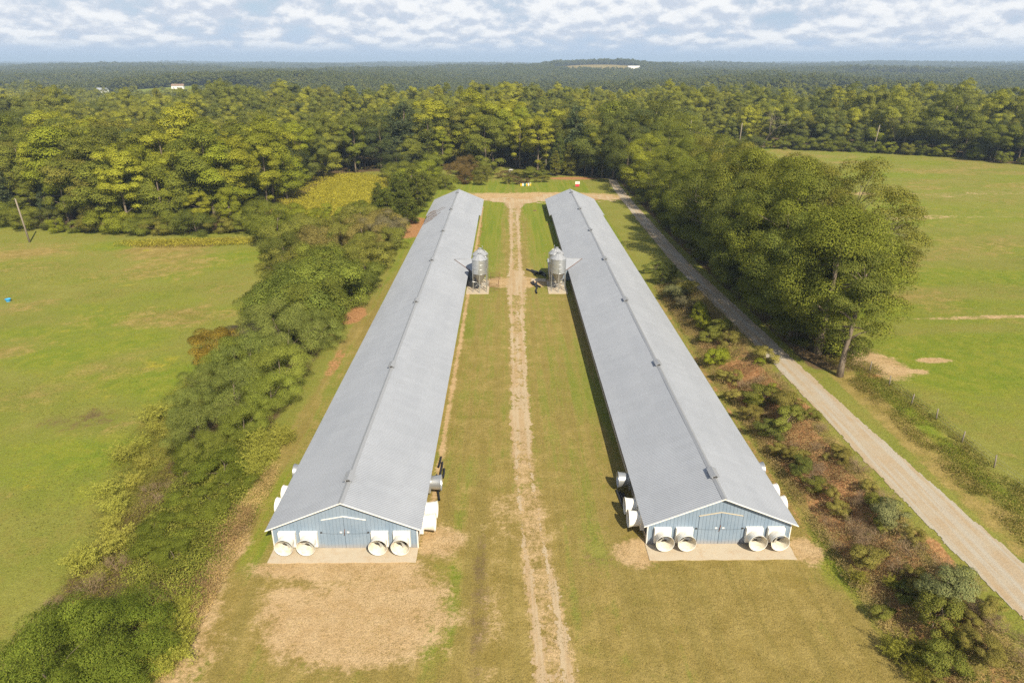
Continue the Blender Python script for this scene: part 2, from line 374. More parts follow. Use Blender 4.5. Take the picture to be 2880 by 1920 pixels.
def axis_coords(lo, hi, step, far_lo, far_hi, growth=1.13):
    c = list(np.arange(lo, hi+1e-6, step)); s = step
    while c[-1] < far_hi: s *= growth; c.append(c[-1]+min(s, 160))
    s = step
    while c[0] > far_lo: s *= growth; c.insert(0, c[0]-min(s, 160))
    return np.array(c)
def build_ground():
    xs = axis_coords(-62, 66, 0.55, -13000, 13000, 1.09); ys = axis_coords(24, 235, 0.6, -60, 14000, 1.07)
    X, Y = np.meshgrid(xs, ys); nx, ny = len(xs), len(ys)
    Z = height(X, Y)
    v = np.stack([X.ravel(), Y.ravel(), Z.ravel()], 1)
    i = np.arange(nx*ny).reshape(ny, nx)
    f = np.stack([i[:-1, :-1].ravel(), i[:-1, 1:].ravel(), i[1:, 1:].ravel(), i[1:, :-1].ravel()], 1)
    t = NT('ground'); p = t.pos()
    a1 = t.n('ShaderNodeAttribute'); a1.attribute_name = 'mask_a'; a2 = t.n('ShaderNodeAttribute'); a2.attribute_name = 'mask_b'
    s1 = t.n('ShaderNodeSeparateColor'); t.l(a1.outputs['Color'], s1.inputs[0]); s2 = t.n('ShaderNodeSeparateColor'); t.l(a2.outputs['Color'], s2.inputs[0])
    tan, dry, clay = s1.outputs; lush, soil, gold = s2.outputs
    nf = t.noise(p, 2.6, 6, 0.68); nm = t.noise(p, 0.55, 5, 0.62); ng = t.noise(p, 9.0, 4, 0.7); nb = t.noise(p, 0.12, 4, 0.55)
    blades = t.noise(t.scale(p, (5.0, 2.2, 5.0)), 2.6, 4, 0.7)
    stripe = t.noise(t.scale(p, (1.0, 0.035, 1.0)), 0.95, 4, 0.6)
    edge = t.math('ADD', t.math('MULTIPLY', t.math('SUBTRACT', nf, 0.5), 0.75), t.math('MULTIPLY', t.math('SUBTRACT', nm, 0.5), 0.75))
    def M(mask, lo=0.36, hi=0.64, amp=1.0): return t.sm(lo, hi, t.math('ADD', mask, t.math('MULTIPLY', edge, amp)))
    g = t.mix(t.sm(0.3, 0.7, nb), (0.165, 0.178, 0.028), (0.225, 0.215, 0.048))
    g = t.mix(t.sm(0.35, 0.7, nm), g, (0.155, 0.182, 0.025))
    sx = t.n('ShaderNodeSeparateXYZ'); t.l(p, sx.inputs[0]); onlawn = t.math('SUBTRACT', 1.0, t.sm(24.5, 26.5, t.math('ABSOLUTE', t.math('SUBTRACT', sx.outputs['X'], 1.0))))
    stripe = t.math('ADD', t.math('MULTIPLY', stripe, onlawn), t.math('MULTIPLY', nm, t.math('SUBTRACT', 1.0, onlawn)))
    g = t.mix(t.math('MULTIPLY', t.sm(0.40, 0.66, stripe), 0.6), g, (0.24, 0.195, 0.05))
    g = t.mix(M(lush, 0.30, 0.85), g, t.mix(t.sm(0.3, 0.7, stripe), (0.135, 0.182, 0.016), (0.205, 0.215, 0.026)))
    dcol = t.mix(t.sm(0.3, 0.72, nm), (0.225, 0.16, 0.045), (0.325, 0.235, 0.082))
    dcol = t.mix(t.math('MULTIPLY', t.sm(0.45, 0.62, stripe), t.math('MULTIPLY', onlawn, 0.45)), dcol, (0.17, 0.14, 0.036))
    dry = t.math('ADD', dry, t.math('MULTIPLY', t.math('SUBTRACT', stripe, 0.5), t.math('MULTIPLY', onlawn, 1.1)))
    c = t.mix(t.math('MULTIPLY', M(dry, 0.25, 0.75), 0.85), g, dcol)
    c = t.mix(M(gold, 0.3, 0.7), c, t.mix(nf, (0.20, 0.19, 0.02), (0.35, 0.30, 0.035)))
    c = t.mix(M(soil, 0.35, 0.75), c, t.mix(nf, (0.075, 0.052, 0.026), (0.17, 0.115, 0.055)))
    c = t.mix(M(tan, 0.34, 0.66), c, t.mix(t.sm(0.3, 0.7, nm), (0.385, 0.26, 0.125), (0.455, 0.325, 0.175)))
    c = t.mix(M(clay, 0.42, 0.7), c, t.mix(t.sm(0.3, 0.7, nf), (0.25, 0.11, 0.042), (0.42, 0.235, 0.105)))
    k = t.math('ADD', 0.52, t.math('ADD', t.sm(0.3, 0.7, ng, 0, 0.40), t.math('ADD', t.sm(0.28, 0.72, blades, 0, 0.42), t.sm(0.32, 0.68, nf, 0, 0.18))))
    vv = t.n('ShaderNodeCombineColor'); [t.l(k, vv.inputs[q]) for q in range(3)]
    c = t.mix(1.0, c, vv.outputs[0], 'MULTIPLY')
    hgt = t.math('ADD', t.math('MULTIPLY', ng, 0.5), t.math('ADD', nf, t.math('MULTIPLY', blades, 0.8)))
    m = t.bsdf(c, 0.95, 0, t.bump(hgt, 0.75, 0.10), 0.1)
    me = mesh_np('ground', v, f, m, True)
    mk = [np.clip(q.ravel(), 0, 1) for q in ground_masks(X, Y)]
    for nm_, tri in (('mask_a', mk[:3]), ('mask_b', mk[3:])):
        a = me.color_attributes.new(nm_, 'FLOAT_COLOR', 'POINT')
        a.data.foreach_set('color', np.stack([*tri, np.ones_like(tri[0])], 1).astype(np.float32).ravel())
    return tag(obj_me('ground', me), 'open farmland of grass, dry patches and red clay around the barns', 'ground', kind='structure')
build_ground()

def sheet(name, label, fn, x0, x1, y0, y1, step, mat, lift, kind='structure', ystep=None):
    """a thin laid sheet: cells where fn(x, y) > 0, so its rim is ragged"""
    xs = np.arange(x0, x1, step); ys = np.arange(y0, y1, ystep or step)
    X, Y = np.meshgrid(xs, ys); ny, nx = X.shape
    Xc = (X[:-1, :-1]+X[1:, 1:])/2; Yc = (Y[:-1, :-1]+Y[1:, 1:])/2
    keep = fn(Xc, Yc) > 0
    i = np.arange(nx*ny).reshape(ny, nx)
    f = np.stack([i[:-1, :-1][keep], i[:-1, 1:][keep], i[1:, 1:][keep], i[1:, :-1][keep]], 1)
    jx = (vnoise(X*7.3, Y*7.3, 1, 91)-0.5)*step*0.8; jy = (vnoise(X*7.3, Y*7.3, 1, 92)-0.5)*(ystep or step)*0.8
    X, Y = X+jx, Y+jy
    v = np.stack([X.ravel(), Y.ravel(), (height(X, Y)+lift).ravel()], 1)
    used = np.unique(f); mp = np.zeros(len(v), np.int64); mp[used] = np.arange(len(used))
    return tag(obj_me(name, mesh_np(name, v[used], mp[f], mat, True)), label, 'path' if 'track' in name else 'road', kind=kind)

def mat_gravel(name, ca, cb, cstone):
    t = NT(name); p = t.pos()
    n1 = t.noise(p, 0.6, 5, 0.6); n2 = t.noise(p, 5, 5, 0.7); n3 = t.noise(t.scale(p, (1.3, 0.05, 1)), 1.2, 4, 0.6); n4 = t.noise(p, 14, 3, 0.7)
    c = t.mix(t.sm(0.3, 0.7, n1), ca, cb); c = t.mix(t.math('MULTIPLY', t.sm(0.4, 0.62, n3), 0.75), c, cstone)
    k = t.math('ADD', 0.55, t.math('ADD', t.math('MULTIPLY', n2, 0.45), t.math('MULTIPLY', n4, 0.45)))
    vv = t.n('ShaderNodeCombineColor'); [t.l(k, vv.inputs[q]) for q in range(3)]
    return t.bsdf(t.mix(1.0, c, vv.outputs[0], 'MULTIPLY'), 0.95, 0, t.bump(t.math('ADD', n2, n4), 0.6, 0.05), 0.1)
M_gravel = mat_gravel('gravel', (0.37, 0.275, 0.17), (0.385, 0.315, 0.22), (0.39, 0.36, 0.30))
M_dirt = mat_gravel('lane dirt', (0.37, 0.255, 0.135), (0.41, 0.30, 0.17), (0.44, 0.35, 0.23))
def road_fn(x, y):
    l = polyx(ROAD_L, y); r_ = polyx(ROAD_R, y); n = (fb(x, y, 0.7, 5)-0.5)*0.55 + (fb(x, y, 7, 6)-0.5)*0.5
    return np.minimum(x-l, r_-x)+n*0.75
sheet('gravel_road', 'pale gravel farm road running past the barn under the tree row', road_fn, 32, 46, 26, 300, 0.13, M_gravel, 0.035, ystep=0.2)
def lane_fn(x, y):
    c = polyx(LANE_C, y); w = polyx(LANE_W, y)
    d = np.abs(x-c)/w; n = fb(x, y, 0.8, 15, 4)-0.5; nn = fb(x, y, 9, 16)-0.5
    rut = 1-np.abs(d-0.56)/np.interp(y, [40, 52, 110, 120], [0.26, 0.34, 0.36, 0.36])                                 # two wheel ruts, grassy middle
    whole = 1-d
    wide = np.clip(ss(112, 118, y)*(1-ss(126, 132, y)) + ss(188, 196, y) + 0.42*ss(54, 66, y)*(1-ss(92, 112, y)), 0, 1)
    base = np.maximum(rut*0.55, whole*0.85*wide) - 0.2
    thin = 0.42*ss(43, 50, y)*(1-ss(54, 70, y))
    return base + n*np.interp(y, [40, 60], [0.7, 1.1]) + (fb(x, y, 0.28, 19, 2)-0.5)*0.55 + nn*0.6 - thin - 1.6*np.clip(d-0.92, 0, 9)
sheet('dirt_track', 'worn two-rut dirt track running between the two barns', lane_fn, -3.5, 8, 24, 200, 0.09, M_dirt, 0.012, ystep=0.12)
def cross_fn(x, y):
    yc = np.interp(x, [-12, -6, 2, 12, 22, 33], [204, 204.5, 201.5, 206, 207.5, 204]); hw = np.interp(x, [-12, -6, 2, 12, 22, 34], [1.8, 3.6, 6.0, 7.2, 6.2, 4.4])
    return 1-np.abs(y-yc)/hw + (fb(x, y, 3, 25)-0.5)*1.5 + (fb(x*0.35, y, 3.5, 27)-0.5)*2.0 - 0.40
M_dirt2 = mat_gravel('crossing dirt', (0.38, 0.25, 0.125), (0.44, 0.325, 0.19), (0.46, 0.37, 0.24))
sheet('dirt_turning_track', 'tan dirt turning area joining the track to the gravel road behind the barns', cross_fn, -14, 35, 194, 220, 0.35, M_dirt2, 0.020)

# ------------------------------------------------------------------ building materials
def mat_roof():
    t = NT('galvanised roofing'); p = t.pos()
    n1 = t.noise(t.scale(p, (1, 0.25, 1)), 0.35, 4, 0.6); n2 = t.noise(t.scale(p, (0.35, 5.0, 0.35)), 1.0, 4, 0.65); n3 = t.noise(p, 6, 3, 0.6)
    c = t.mix(t.sm(0.3, 0.7, n1), (0.335, 0.352, 0.385), (0.36, 0.377, 0.41))
    c = t.mix(t.math('MULTIPLY', t.sm(0.5, 0.8, n2), 0.18), c, (0.255, 0.262, 0.28))
    c = t.mix(t.math('MULTIPLY', t.sm(0.62, 0.8, n3), 0.25), c, (0.26, 0.25, 0.24))
    sp = t.n('ShaderNodeSeparateXYZ'); t.l(p, sp.inputs[0])
    cell = t.math('FLOOR', t.math('DIVIDE', sp.outputs['Y'], 0.92)); side = t.math('FLOOR', t.math('DIVIDE', sp.outputs['X'], 3.1))
    wn = t.n('ShaderNodeTexWhiteNoise'); wn.noise_dimensions = '2D'; cv = t.n('ShaderNodeCombineXYZ'); t.l(cell, cv.inputs[0]); t.l(side, cv.inputs[1]); t.l(cv.outputs[0], wn.inputs['Vector'])
    kk = t.math('ADD', 0.975, t.math('MULTIPLY', wn.outputs['Value'], 0.05)); vv = t.n('ShaderNodeCombineColor'); [t.l(kk, vv.inputs[q]) for q in range(3)]
    c = t.mix(1.0, c, vv.outputs[0], 'MULTIPLY')                      # sheet to sheet differences
    run = t.noise(t.scale(p, (0.5, 9.0, 0.5)), 0.8, 5, 0.7); old = t.noise(p, 0.09, 3, 0.5)
    c = t.mix(t.math('MULTIPLY', t.sm(0.58, 0.78, run), t.sm(0.42, 0.66, old, 0.03, 0.25)), c, (0.25, 0.225, 0.20))   # run-off stains
    return t.bsdf(c, t.sm(0.2, 0.8, n1, 0.5, 0.64), 0.15, None, 0.35)
M_roof = mat_roof()
def mat_blue(name, groove):
    t = NT(name); p = t.pos()
    n1 = t.noise(p, 0.7, 4, 0.6); n2 = t.noise(t.scale(p, (9, 9, 0.6)), 1.2, 4, 0.6)
    rnd = t.n('ShaderNodeObjectInfo').outputs['Random']
    c = t.mix(t.sm(0.3, 0.7, n1), (0.185, 0.248, 0.322), (0.23, 0.29, 0.36))
    c = t.mix(t.math('MULTIPLY', t.sm(0.5, 0.8, n2), 0.35), c, (0.26, 0.285, 0.33))
    c = t.mix(t.math('MULTIPLY', rnd, 0.18), c, (0.27, 0.325, 0.39))
    sp = t.n('ShaderNodeSeparateXYZ'); t.l(p, sp.inputs[0])
    splash = t.math('MULTIPLY', t.sm(0.0, 0.55, t.math('SUBTRACT', 0.5, t.math('ADD', sp.outputs['Z'], t.math('MULTIPLY', n1, -0.25)))), 0.35)   # red mud splashed up the boards
    c = t.mix(splash, c, (0.42, 0.30, 0.18))
    return t.bsdf(c, 0.65, 0, None, 0.25)
M_blue = mat_blue('faded blue siding', 0.1)
M_white = simple('white paint', (0.78, 0.76, 0.71), 0.6, 0, 0.10, 1.5, (0.5, 0.40, 0.28), 0.25)
M_fiber = simple('white fibreglass', (0.80, 0.78, 0.72), 0.45, 0, 0.10, 1.3, (0.52, 0.42, 0.29), 0.5)
M_dusty = simple('dusty cone lining', (0.76, 0.70, 0.57), 0.6, 0, 0.14, 2.0, (0.46, 0.35, 0.21), 0.65)
M_galv = simple('galvanised steel', (0.50, 0.51, 0.51), 0.38, 0.7, 0.16, 1.2, (0.40, 0.40, 0.39), 0.4, 0.5)
M_siloroof = simple('silo roof steel', (0.34, 0.35, 0.37), 0.5, 0.25, 0.08, 1.0, None)
M_hopper = simple('weathered hopper steel', (0.36, 0.34, 0.31), 0.5, 0.5, 0.12, 1.5, (0.34, 0.27, 0.2), 0.3)
M_concrete = simple('concrete', (0.47, 0.395, 0.29), 0.9, 0, 0.14, 0.9, (0.40, 0.27, 0.15), 0.5)
M_black = simple('black plastic', (0.022, 0.023, 0.026), 0.45, 0, 0.3, 3)
M_shade_curtain = simple('shade-darkened side curtain', (0.045, 0.048, 0.055), 0.7, 0, 0.2, 1.0)  # shade along the side walls is put into this curtain colour
M_dark = simple('dark metal', (0.06, 0.055, 0.05), 0.6, 0.3, 0.2, 4)
M_rust = simple('rusty steel', (0.20, 0.095, 0.06), 0.8, 0.2, 0.25, 5, (0.30, 0.16, 0.09), 0.5)
M_wood = simple('weathered pole wood', (0.24, 0.20, 0.155), 0.9, 0, 0.25, 3)
M_ybrown = simple('yellowed trim', (0.55, 0.47, 0.34), 0.7, 0, 0.12, 2)

# ------------------------------------------------------------------ barns
SLOPE = 0.418
def fan_parts(parent, loc, rz, galv=False, seed=0):
    """exhaust fan: housing against the wall (facing local -y), flared cone, hub, blades, shutter"""
    r = random.Random(seed)
    m = MB(); w = 0.71
    # tapered fibreglass housing round a round throat
    out = [(-w, -0.06, -w), (w, -0.06, -w), (w, -0.06, w), (-w, -0.06, w)]
    ring = lambda rad, y: [(rad*math.cos(2*math.pi*k/32 + math.pi*5/4), y, rad*math.sin(2*math.pi*k/32 + math.pi*5/4)) for k in range(32)]
    sq = []
    for k in range(32):
        a = 2*math.pi*k/32 + math.pi*5/4; c, s = math.cos(a), math.sin(a); q = w/max(abs(c), abs(s)); sq.append((c*q, s*q))
    rows = [[(x, 0.0, z) for x, z in sq], [(x, -0.30, z) for x, z in sq], [(x*0.985, -0.34, z*0.985) for x, z in sq], ring(0.62, -0.36)]
    v = [p for row in rows for p in row]; f = []
    for i in range(3):
        for k in range(32): f.append((i*32+k, i*32+(k+1) % 32, (i+1)*32+(k+1) % 32, (i+1)*32+k))
    m.add(v, f)
    fan = m.build('exhaust_fan', M_galv if galv else M_fiber, parent, loc, rz)
    c = MB().lathe([(0.63, -0.30), (0.64, -0.45), (0.665, -0.75), (0.70, -1.05), (0.745, -1.28), (0.765, -1.33), (0.775, -1.31), (0.755, -1.24)], axis='y', seg=40)
    cone = c.build('cone', M_galv if galv else M_fiber, fan)
    MB().lathe([(0.742, -1.285), (0.69, -1.05), (0.65, -0.75), (0.62, -0.45), (0.60, -0.28)], axis='y', seg=40).build('cone_lining', M_galv if galv else M_dusty, fan)
    MB().lathe([(0.60, -0.27), (0.001, -0.27)], axis='y', seg=24).build('shutter', M_dark, fan)
    h = MB().lathe([(0.001, -0.62), (0.09, -0.62), (0.09, -0.36), (0.001, -0.36)], axis='y', seg=14)
    h.box((-0.60, -0.42, -0.03), (0.60, -0.37, 0.03)); h.build('hub', M_galv, fan)
    a0 = r.uniform(0, 2)
    for k in range(3):
        a = a0 + k*2*math.pi/3; ca, sa = math.cos(a), math.sin(a)
        P = lambda u, t, y: (ca*u - sa*t, y, sa*u + ca*t)
        b = MB(); b.add([P(0.08, -0.05, -0.60), P(0.56, -0.16, -0.62), P(0.56, 0.13, -0.50), P(0.08, 0.05, -0.54),
                         P(0.08, -0.05, -0.585), P(0.56, -0.16, -0.605), P(0.56, 0.13, -0.485), P(0.08, 0.05, -0.525)],
                        [(0,1,2,3),(7,6,5,4),(0,4,5,1),(1,5,6,2),(2,6,7,3),(3,7,4,0)])
        b.build('blade', M_galv, fan)
    return fan

def make_barn(name, cx, y0, rz, label, group, side_l, side_r, room_side):
    root = empty(name, (cx, y0, 0), rz); tag(root, label, 'barn', group)
    LEN = 146.6; HW = 6.02; ZE = 2.02; ZP = ZE + HW*0.448
    # roof slopes: ribbed sheets running down the slope; overhang at eaves; wider for the last 22 m
    zr = 4.84; y_front = -0.42; y_back = LEN - 0.2
    wide_y = LEN - 22.0
    for s in (-1, 1):
        v, f = [], []
        pitch = 0.23; prof = [(0.0, 0.0), (0.135, 0.0), (0.16, 0.016), (0.205, 0.016)]
        ys_ = []
        n = int((y_back-y_front)/pitch)
        for k in range(n):
            for d, hh in prof: ys_.append((y_front+k*pitch+d, hh))
        ys_.append((y_back, 0))
        for yy, hh in ys_:
            e = 6.46 if yy < wide_y else 6.98
            sag = 0.02*math.sin(yy*0.31+cx)+0.012*math.sin(yy*0.83)
            for q in (0.0, 0.5, 1.0):
                xx = 0.12+(e-0.12)*q
                v.append((s*xx, yy, zr - SLOPE*xx + hh + sag*(1-abs(2*q-1)*0.5)))
        for k in range(len(ys_)-1):
            if abs(ys_[k][0]-wide_y) < pitch and (ys_[k][0] < wide_y) != (ys_[k+1][0] < wide_y): pass
            for q in range(2):
                a = k*3+q; f.append((a, a+1, a+4, a+3) if s > 0 else (a+3, a+4, a+1, a))
        o = obj_me('roof_slope', mesh_np('roof_slope', v, f, M_roof), root)
        # underside and eave edge
        u = MB()
        for (ya, yb, e) in ((y_front+0.01, wide_y, 6.44), (wide_y+0.01, y_back-0.01, 6.96)):
            zt = lambda xx: zr - SLOPE*xx - 0.035
            u.prism([(s*0.1, zt(0.1)), (s*e, zt(e)), (s*e, zt(e)-0.07), (s*0.1, zt(0.1)-0.07)] if s < 0 else
                    [(s*0.1, zt(0.1)-0.07), (s*e, zt(e)-0.07), (s*e, zt(e)), (s*0.1, zt(0.1))], 'y', ya, yb)
        u.build('roof_edge', M_ybrown, root)
        # rake trim along the front gable
        rk = MB(); e = 6.47; yy = y_front-0.035
        rk.prism([(s*0.0, zr+0.01), (s*e, zr-SLOPE*e+0.01), (s*e, zr-SLOPE*e-0.09), (s*0.0, zr-0.09)][::(1 if s < 0 else -1)], 'y', yy, yy+0.03)
        rk.build('rake_trim', M_white, root)
    rc = MB(); w = 0.22
    rc.prism([(-w, zr-SLOPE*w+0.035), (0, zr+0.075), (w, zr-SLOPE*w+0.035), (w, zr-SLOPE*w+0.015), (0, zr+0.05), (-w, zr-SLOPE*w+0.015)][::-1], 'y', y_front-0.02, y_back)
    rc.build('ridge_cap', M_siloroof, root)
    # ridge ventilators
    vm = MB(); L2 = 0.62; a, b = 0.27, 0.22
    vm.prism([(-a, 0.0), (a, 0.0), (a, b), (0, b+0.12), (-a, b)], 'y', -L2, L2)
    vm.prism([(-a-0.14, b-0.05), (-a-0.1, b-0.08), (0, b+0.15), (0, b+0.19)], 'y', -L2-0.1, L2+0.1)
    vm.prism([(a+0.14, b-0.05), (0, b+0.19), (0, b+0.15), (a+0.1, b-0.08)], 'y', -L2-0.1, L2+0.1)
    ventm = vm.mesh('ridge_vent', M_siloroof)
    lm = MB().box((-0.285, -0.45, 0.03), (-0.272, 0.45, 0.17)).mesh('louver', M_dark)
    lm2 = MB().box((-0.16, -L2-0.012, 0.04), (0.16, -L2-0.002, 0.2)).mesh('louver', M_dark)
    for yv in (50.0, 73.4, 96.8, 119.7, 142.6, 165.3, 187.7):
        vo = obj_me('ridge_vent', ventm, root, (0, yv-46.8, zr-0.02))
        obj_me('louver', lm, vo); obj_me('louver', lm2, vo)
    # gable front: backing plus one board after another
    def rooft(x): return zr - SLOPE*abs(x) - 0.115
    gw = MB(); gw.prism([(-HW, 0), (HW, 0), (HW, rooft(HW)), (0, rooft(0)), (-HW, rooft(HW))], 'y', 0.03, 0.16)
    gable = gw.build('gable_wall', M_blue, root)
    DW, DH0, DH1 = 1.80, 2.86, 3.22
    bw = 0.305; nb_ = int(2*HW/bw); gap = 0.016
    bm_ = {}
    for k in range(nb_+1):
        x0 = -HW + k*bw + gap/2; x1 = min(HW, -HW+(k+1)*bw-gap/2)
        if x1-x0 < 0.05: continue
        xm = (x0+x1)/2; lo = 0.04
        if abs(xm) < DW: lo = DH1 - (DH1-DH0)*abs(xm)/DW + 0.06
        key = round(abs(xm), 3), x1-x0
        pts = [(x0-xm, lo), (x1-xm, lo), (x1-xm, rooft(x1)), (x0-xm, rooft(x0))]
        if x0 < 0 < x1: pts = [(x0-xm, lo), (x1-xm, lo), (x1-xm, rooft(x1)), (-xm, rooft(0)), (x0-xm, rooft(x0))]
        bo = MB().prism(pts, 'y', 0.0, 0.03).build('board', M_blue, gable, (xm, 0, 0))
    # double door
    for s in (-1, 1):
        dz = lambda x: DH1 - (DH1-DH0)*abs(x)/DW
        d = MB(); d.prism([(s*0.012, 0.05), (s*DW, 0.05), (s*DW, DH0), (s*0.012, DH1)][::s], 'y', -0.04, 0.0)
        door = d.build('door', M_blue, root)
        for k in range(6):
            x0 = 0.012 + k*(DW-0.012)/6 + 0.008; x1 = 0.012+(k+1)*(DW-0.012)/6-0.008
            p = [(s*x0, 0.06), (s*x1, 0.06), (s*x1, dz(x1)-0.01), (s*x0, dz(x0)-0.01)][::s]
            MB().prism(p, 'y', -0.068, -0.04).build('board', M_blue, door)
        MB().box((s*0.30-0.09, -0.082, 1.62), (s*0.30+0.09, -0.068, 1.76)).build('white_plate', M_white, door)
        if s > 0:
            MB().tube([(-0.02, -0.10, 1.42), (0.0, -0.13, 1.7), (0.05, -0.11, 2.0)], 0.028, 6).build('handle', M_rust, door)
            MB().tube([(-0.03, -0.1, 1.44), (-0.10, -0.1, 1.38)], 0.022, 6).build('handle', M_rust, door)
        # header trim over the leaf and pull cable
        h = MB().prism([(0, DH1+0.015), (s*(DW+0.05), DH0+0.015), (s*(DW+0.05), DH0+0.05), (0, DH1+0.05)][::s], 'y', -0.09, 0.03)
        h.build('door_header', M_white if cx < 0 else M_ybrown, root)
        pts = [(s*(DW+0.22)*t_/6, -0.10, 1.58-0.0+0.06*abs(t_/6)-0.10*math.sin(math.pi*t_/6)*0.6) for t_ in range(7)]
        MB().tube(pts, 0.006, 4).build('door_cable', M_dark, root)
        MB().box((s*(DW+0.16)-0.07, -0.10, 1.60), (s*(DW+0.16)+0.07, -0.0, 1.68)).build('cable_pulley', M_dark, root)
        MB().prism([(s*HW-0.02*s, 0.0), (s*(HW+0.06), 0.0), (s*(HW+0.06), rooft(HW)), (s*HW-0.02*s, rooft(HW))][::s], 'y', -0.05, 0.18).build('corner_trim', M_white, root)
    # side walls: sill, curtain coloured near-black for the eave shade, top board
    for s in (-1, 1):
        a, b = sorted((s*(HW-0.12), s*HW))
        MB().box((a, 0.19, 0), (b, LEN-0.6, 0.5)).build('sill_wall', M_concrete, root)
        a, b = sorted((s*(HW-0.13), s*(HW-0.03)))
        MB().box((a, 0.19, 0.5), (b, LEN-0.6, 1.95)).build('side_curtain', M_shade_curtain, root)
        a, b = sorted((s*(HW-0.12), s*(HW+0.01)))
        MB().box((a, 0.19, 1.85), (b, LEN-0.6, rooft(HW)-0.005)).build('top_board', M_ybrown, root)
    MB().prism([(-HW, 0), (HW, 0), (HW, rooft(HW)), (0, rooft(0)), (-HW, rooft(HW))], 'y', LEN-0.6, LEN-0.45).build('rear_wall', M_blue, root)
    # fans on the front and on the sides
    for k, fx in enumerate((-4.80, -2.98, 2.92, 4.76)):
        fan_parts(root, (fx, 0.0, 1.075), 0, False, k+int(cx*10))
    for k, (yy, g) in enumerate(side_l): fan_parts(root, (-HW+(0.25 if cx < 0 else -0.01), yy, 1.15), R(-90), g, k+40)
    for k, (yy, g) in enumerate(side_r): fan_parts(root, (HW-(0.25 if cx > 0 else -0.01), yy, 1.15), R(90), g, k+60)
    # control room projecting at mid length with a cross-gable roof
    s = room_side; RL = 4.1 if s < 0 else 3.2; yc = 78.4; hw = 3.4; ze = 2.05; zp = 3.36
    x_in = s*(HW-0.2); x_out = s*(HW+RL)
    rm = MB(); xa, xb = sorted((x_in, x_out-s*0.35))
    rm.prism([(yc-hw+0.35, 0.1), (yc+hw-0.35, 0.1), (yc+hw-0.35, 2.05), (yc, 3.2), (yc-hw+0.35, 2.05)], 'x', xa, xb)
    room = rm.build('control_room', M_blue, root)
    MB().box((min(x_out-s*0.35, x_out-s*0.31), yc-0.5, 0.15), (max(x_out-s*0.35, x_out-s*0.31), yc+0.45, 2.1)).build('door', M_white, room)
    for t_ in (-1, 1):
        v, f = [], []
        xs_ = []
        x_valley = s*(zr-zp)/SLOPE
        n = 64
        span0, span1 = s*3.2, x_out
        for k in range(n+1):
            xs_.append((span0+(span1-span0)*k/n, 0.022 if k % 2 else 0.0))
        for xx, hh in xs_:
            # each sheet ends in the valley where it meets the main roof
            zmain = zr - SLOPE*abs(xx)
            for q in (0.0, 1.0):
                z_ = zp-(zp-ze+0.12)*q
                if z_ < zmain + 0.03:
                    qq = min(1.0, max(0.0, (zp-zmain-0.03)/(zp-ze+0.12))); z_ = zp-(zp-ze+0.12)*qq; q2 = qq
                else: q2 = q
                v.append((xx, yc+t_*hw*q2, z_+hh+0.02))
        for k in range(n):
            a = k*2; q = (a, a+1, a+3, a+2); f.append(q if s*t_ > 0 else q[::-1])
        obj_me('room_roof', mesh_np('room_roof', v, f, M_roof), root)
        zt = ze-0.12
        vx0, vx1 = s*(zr-zp)/SLOPE, s*(zr-zt)/SLOPE
        MB().tube([(vx0, yc, zp+0.05), (vx1, yc+t_*hw, zt+0.10)], 0.05, 6).build('valley_flashing', M_rust, root)
    MB().tube([(s*(zr-zp)/SLOPE, yc, zp+0.05), (x_out, yc, zp+0.05)], 0.07, 6).build('ridge_roll', M_siloroof, root)
    return root
barn_l = make_barn('poultry_barn', -13.66, 46.8, 0, 'long blue poultry barn with grey metal roof beside the overgrown hedgerow', 'pair of poultry barns',
          [(4.4, False), (6.3, False), (9.9, True)], [(1.95, False), (3.75, False), (7.95, True)], 1)
barn_r = make_barn('poultry_barn', 17.78, 47.15, R(0.10), 'long blue poultry barn with grey metal roof beside the gravel road', 'pair of poultry barns',
          [(2.0, False), (3.85, False), (8.0, True)], [(4.0, False), (5.9, False), (9.6, True)], -1)

def slab(name, label, x0, x1, y0, y1, zt, grp=None, jag=0.06):
    r = random.Random(int(x0*100)); b = MB(); n = 14
    p = [(x0+(x1-x0)*k/n, y0+r.uniform(-jag, jag)) for k in range(n+1)] + [(x1+r.uniform(-jag, jag), y0+(y1-y0)*k/4) for k in range(1, 4)] + [(x1-(x1-x0)*k/n, y1) for k in range(n+1)]
    b.prism(p, 'z', -0.12, zt)
    return tag(b.build(name, M_concrete), label, 'slab', grp, 'structure')
slab('concrete_apron', 'stained concrete apron in front of the barn beside the hedgerow', -19.75, -7.6, 44.95, 46.77, 0.06)
slab('concrete_apron', 'stained concrete apron in front of the barn beside the gravel road', 11.62, 23.8, 45.1, 47.12, 0.06)
slab('concrete_pad', 'concrete pad under the feed silos of the barn beside the hedgerow', -7.4, -3.4, 114.6, 122.4, 0.10)
slab('concrete_pad', 'concrete pad under the feed silos of the barn beside the gravel road', 7.2, 10.6, 114.6, 122.0, 0.10)
slab('concrete_walk', 'short concrete walk from the track to the control room', 4.4, 7.15, 121.9, 123.5, 0.12)

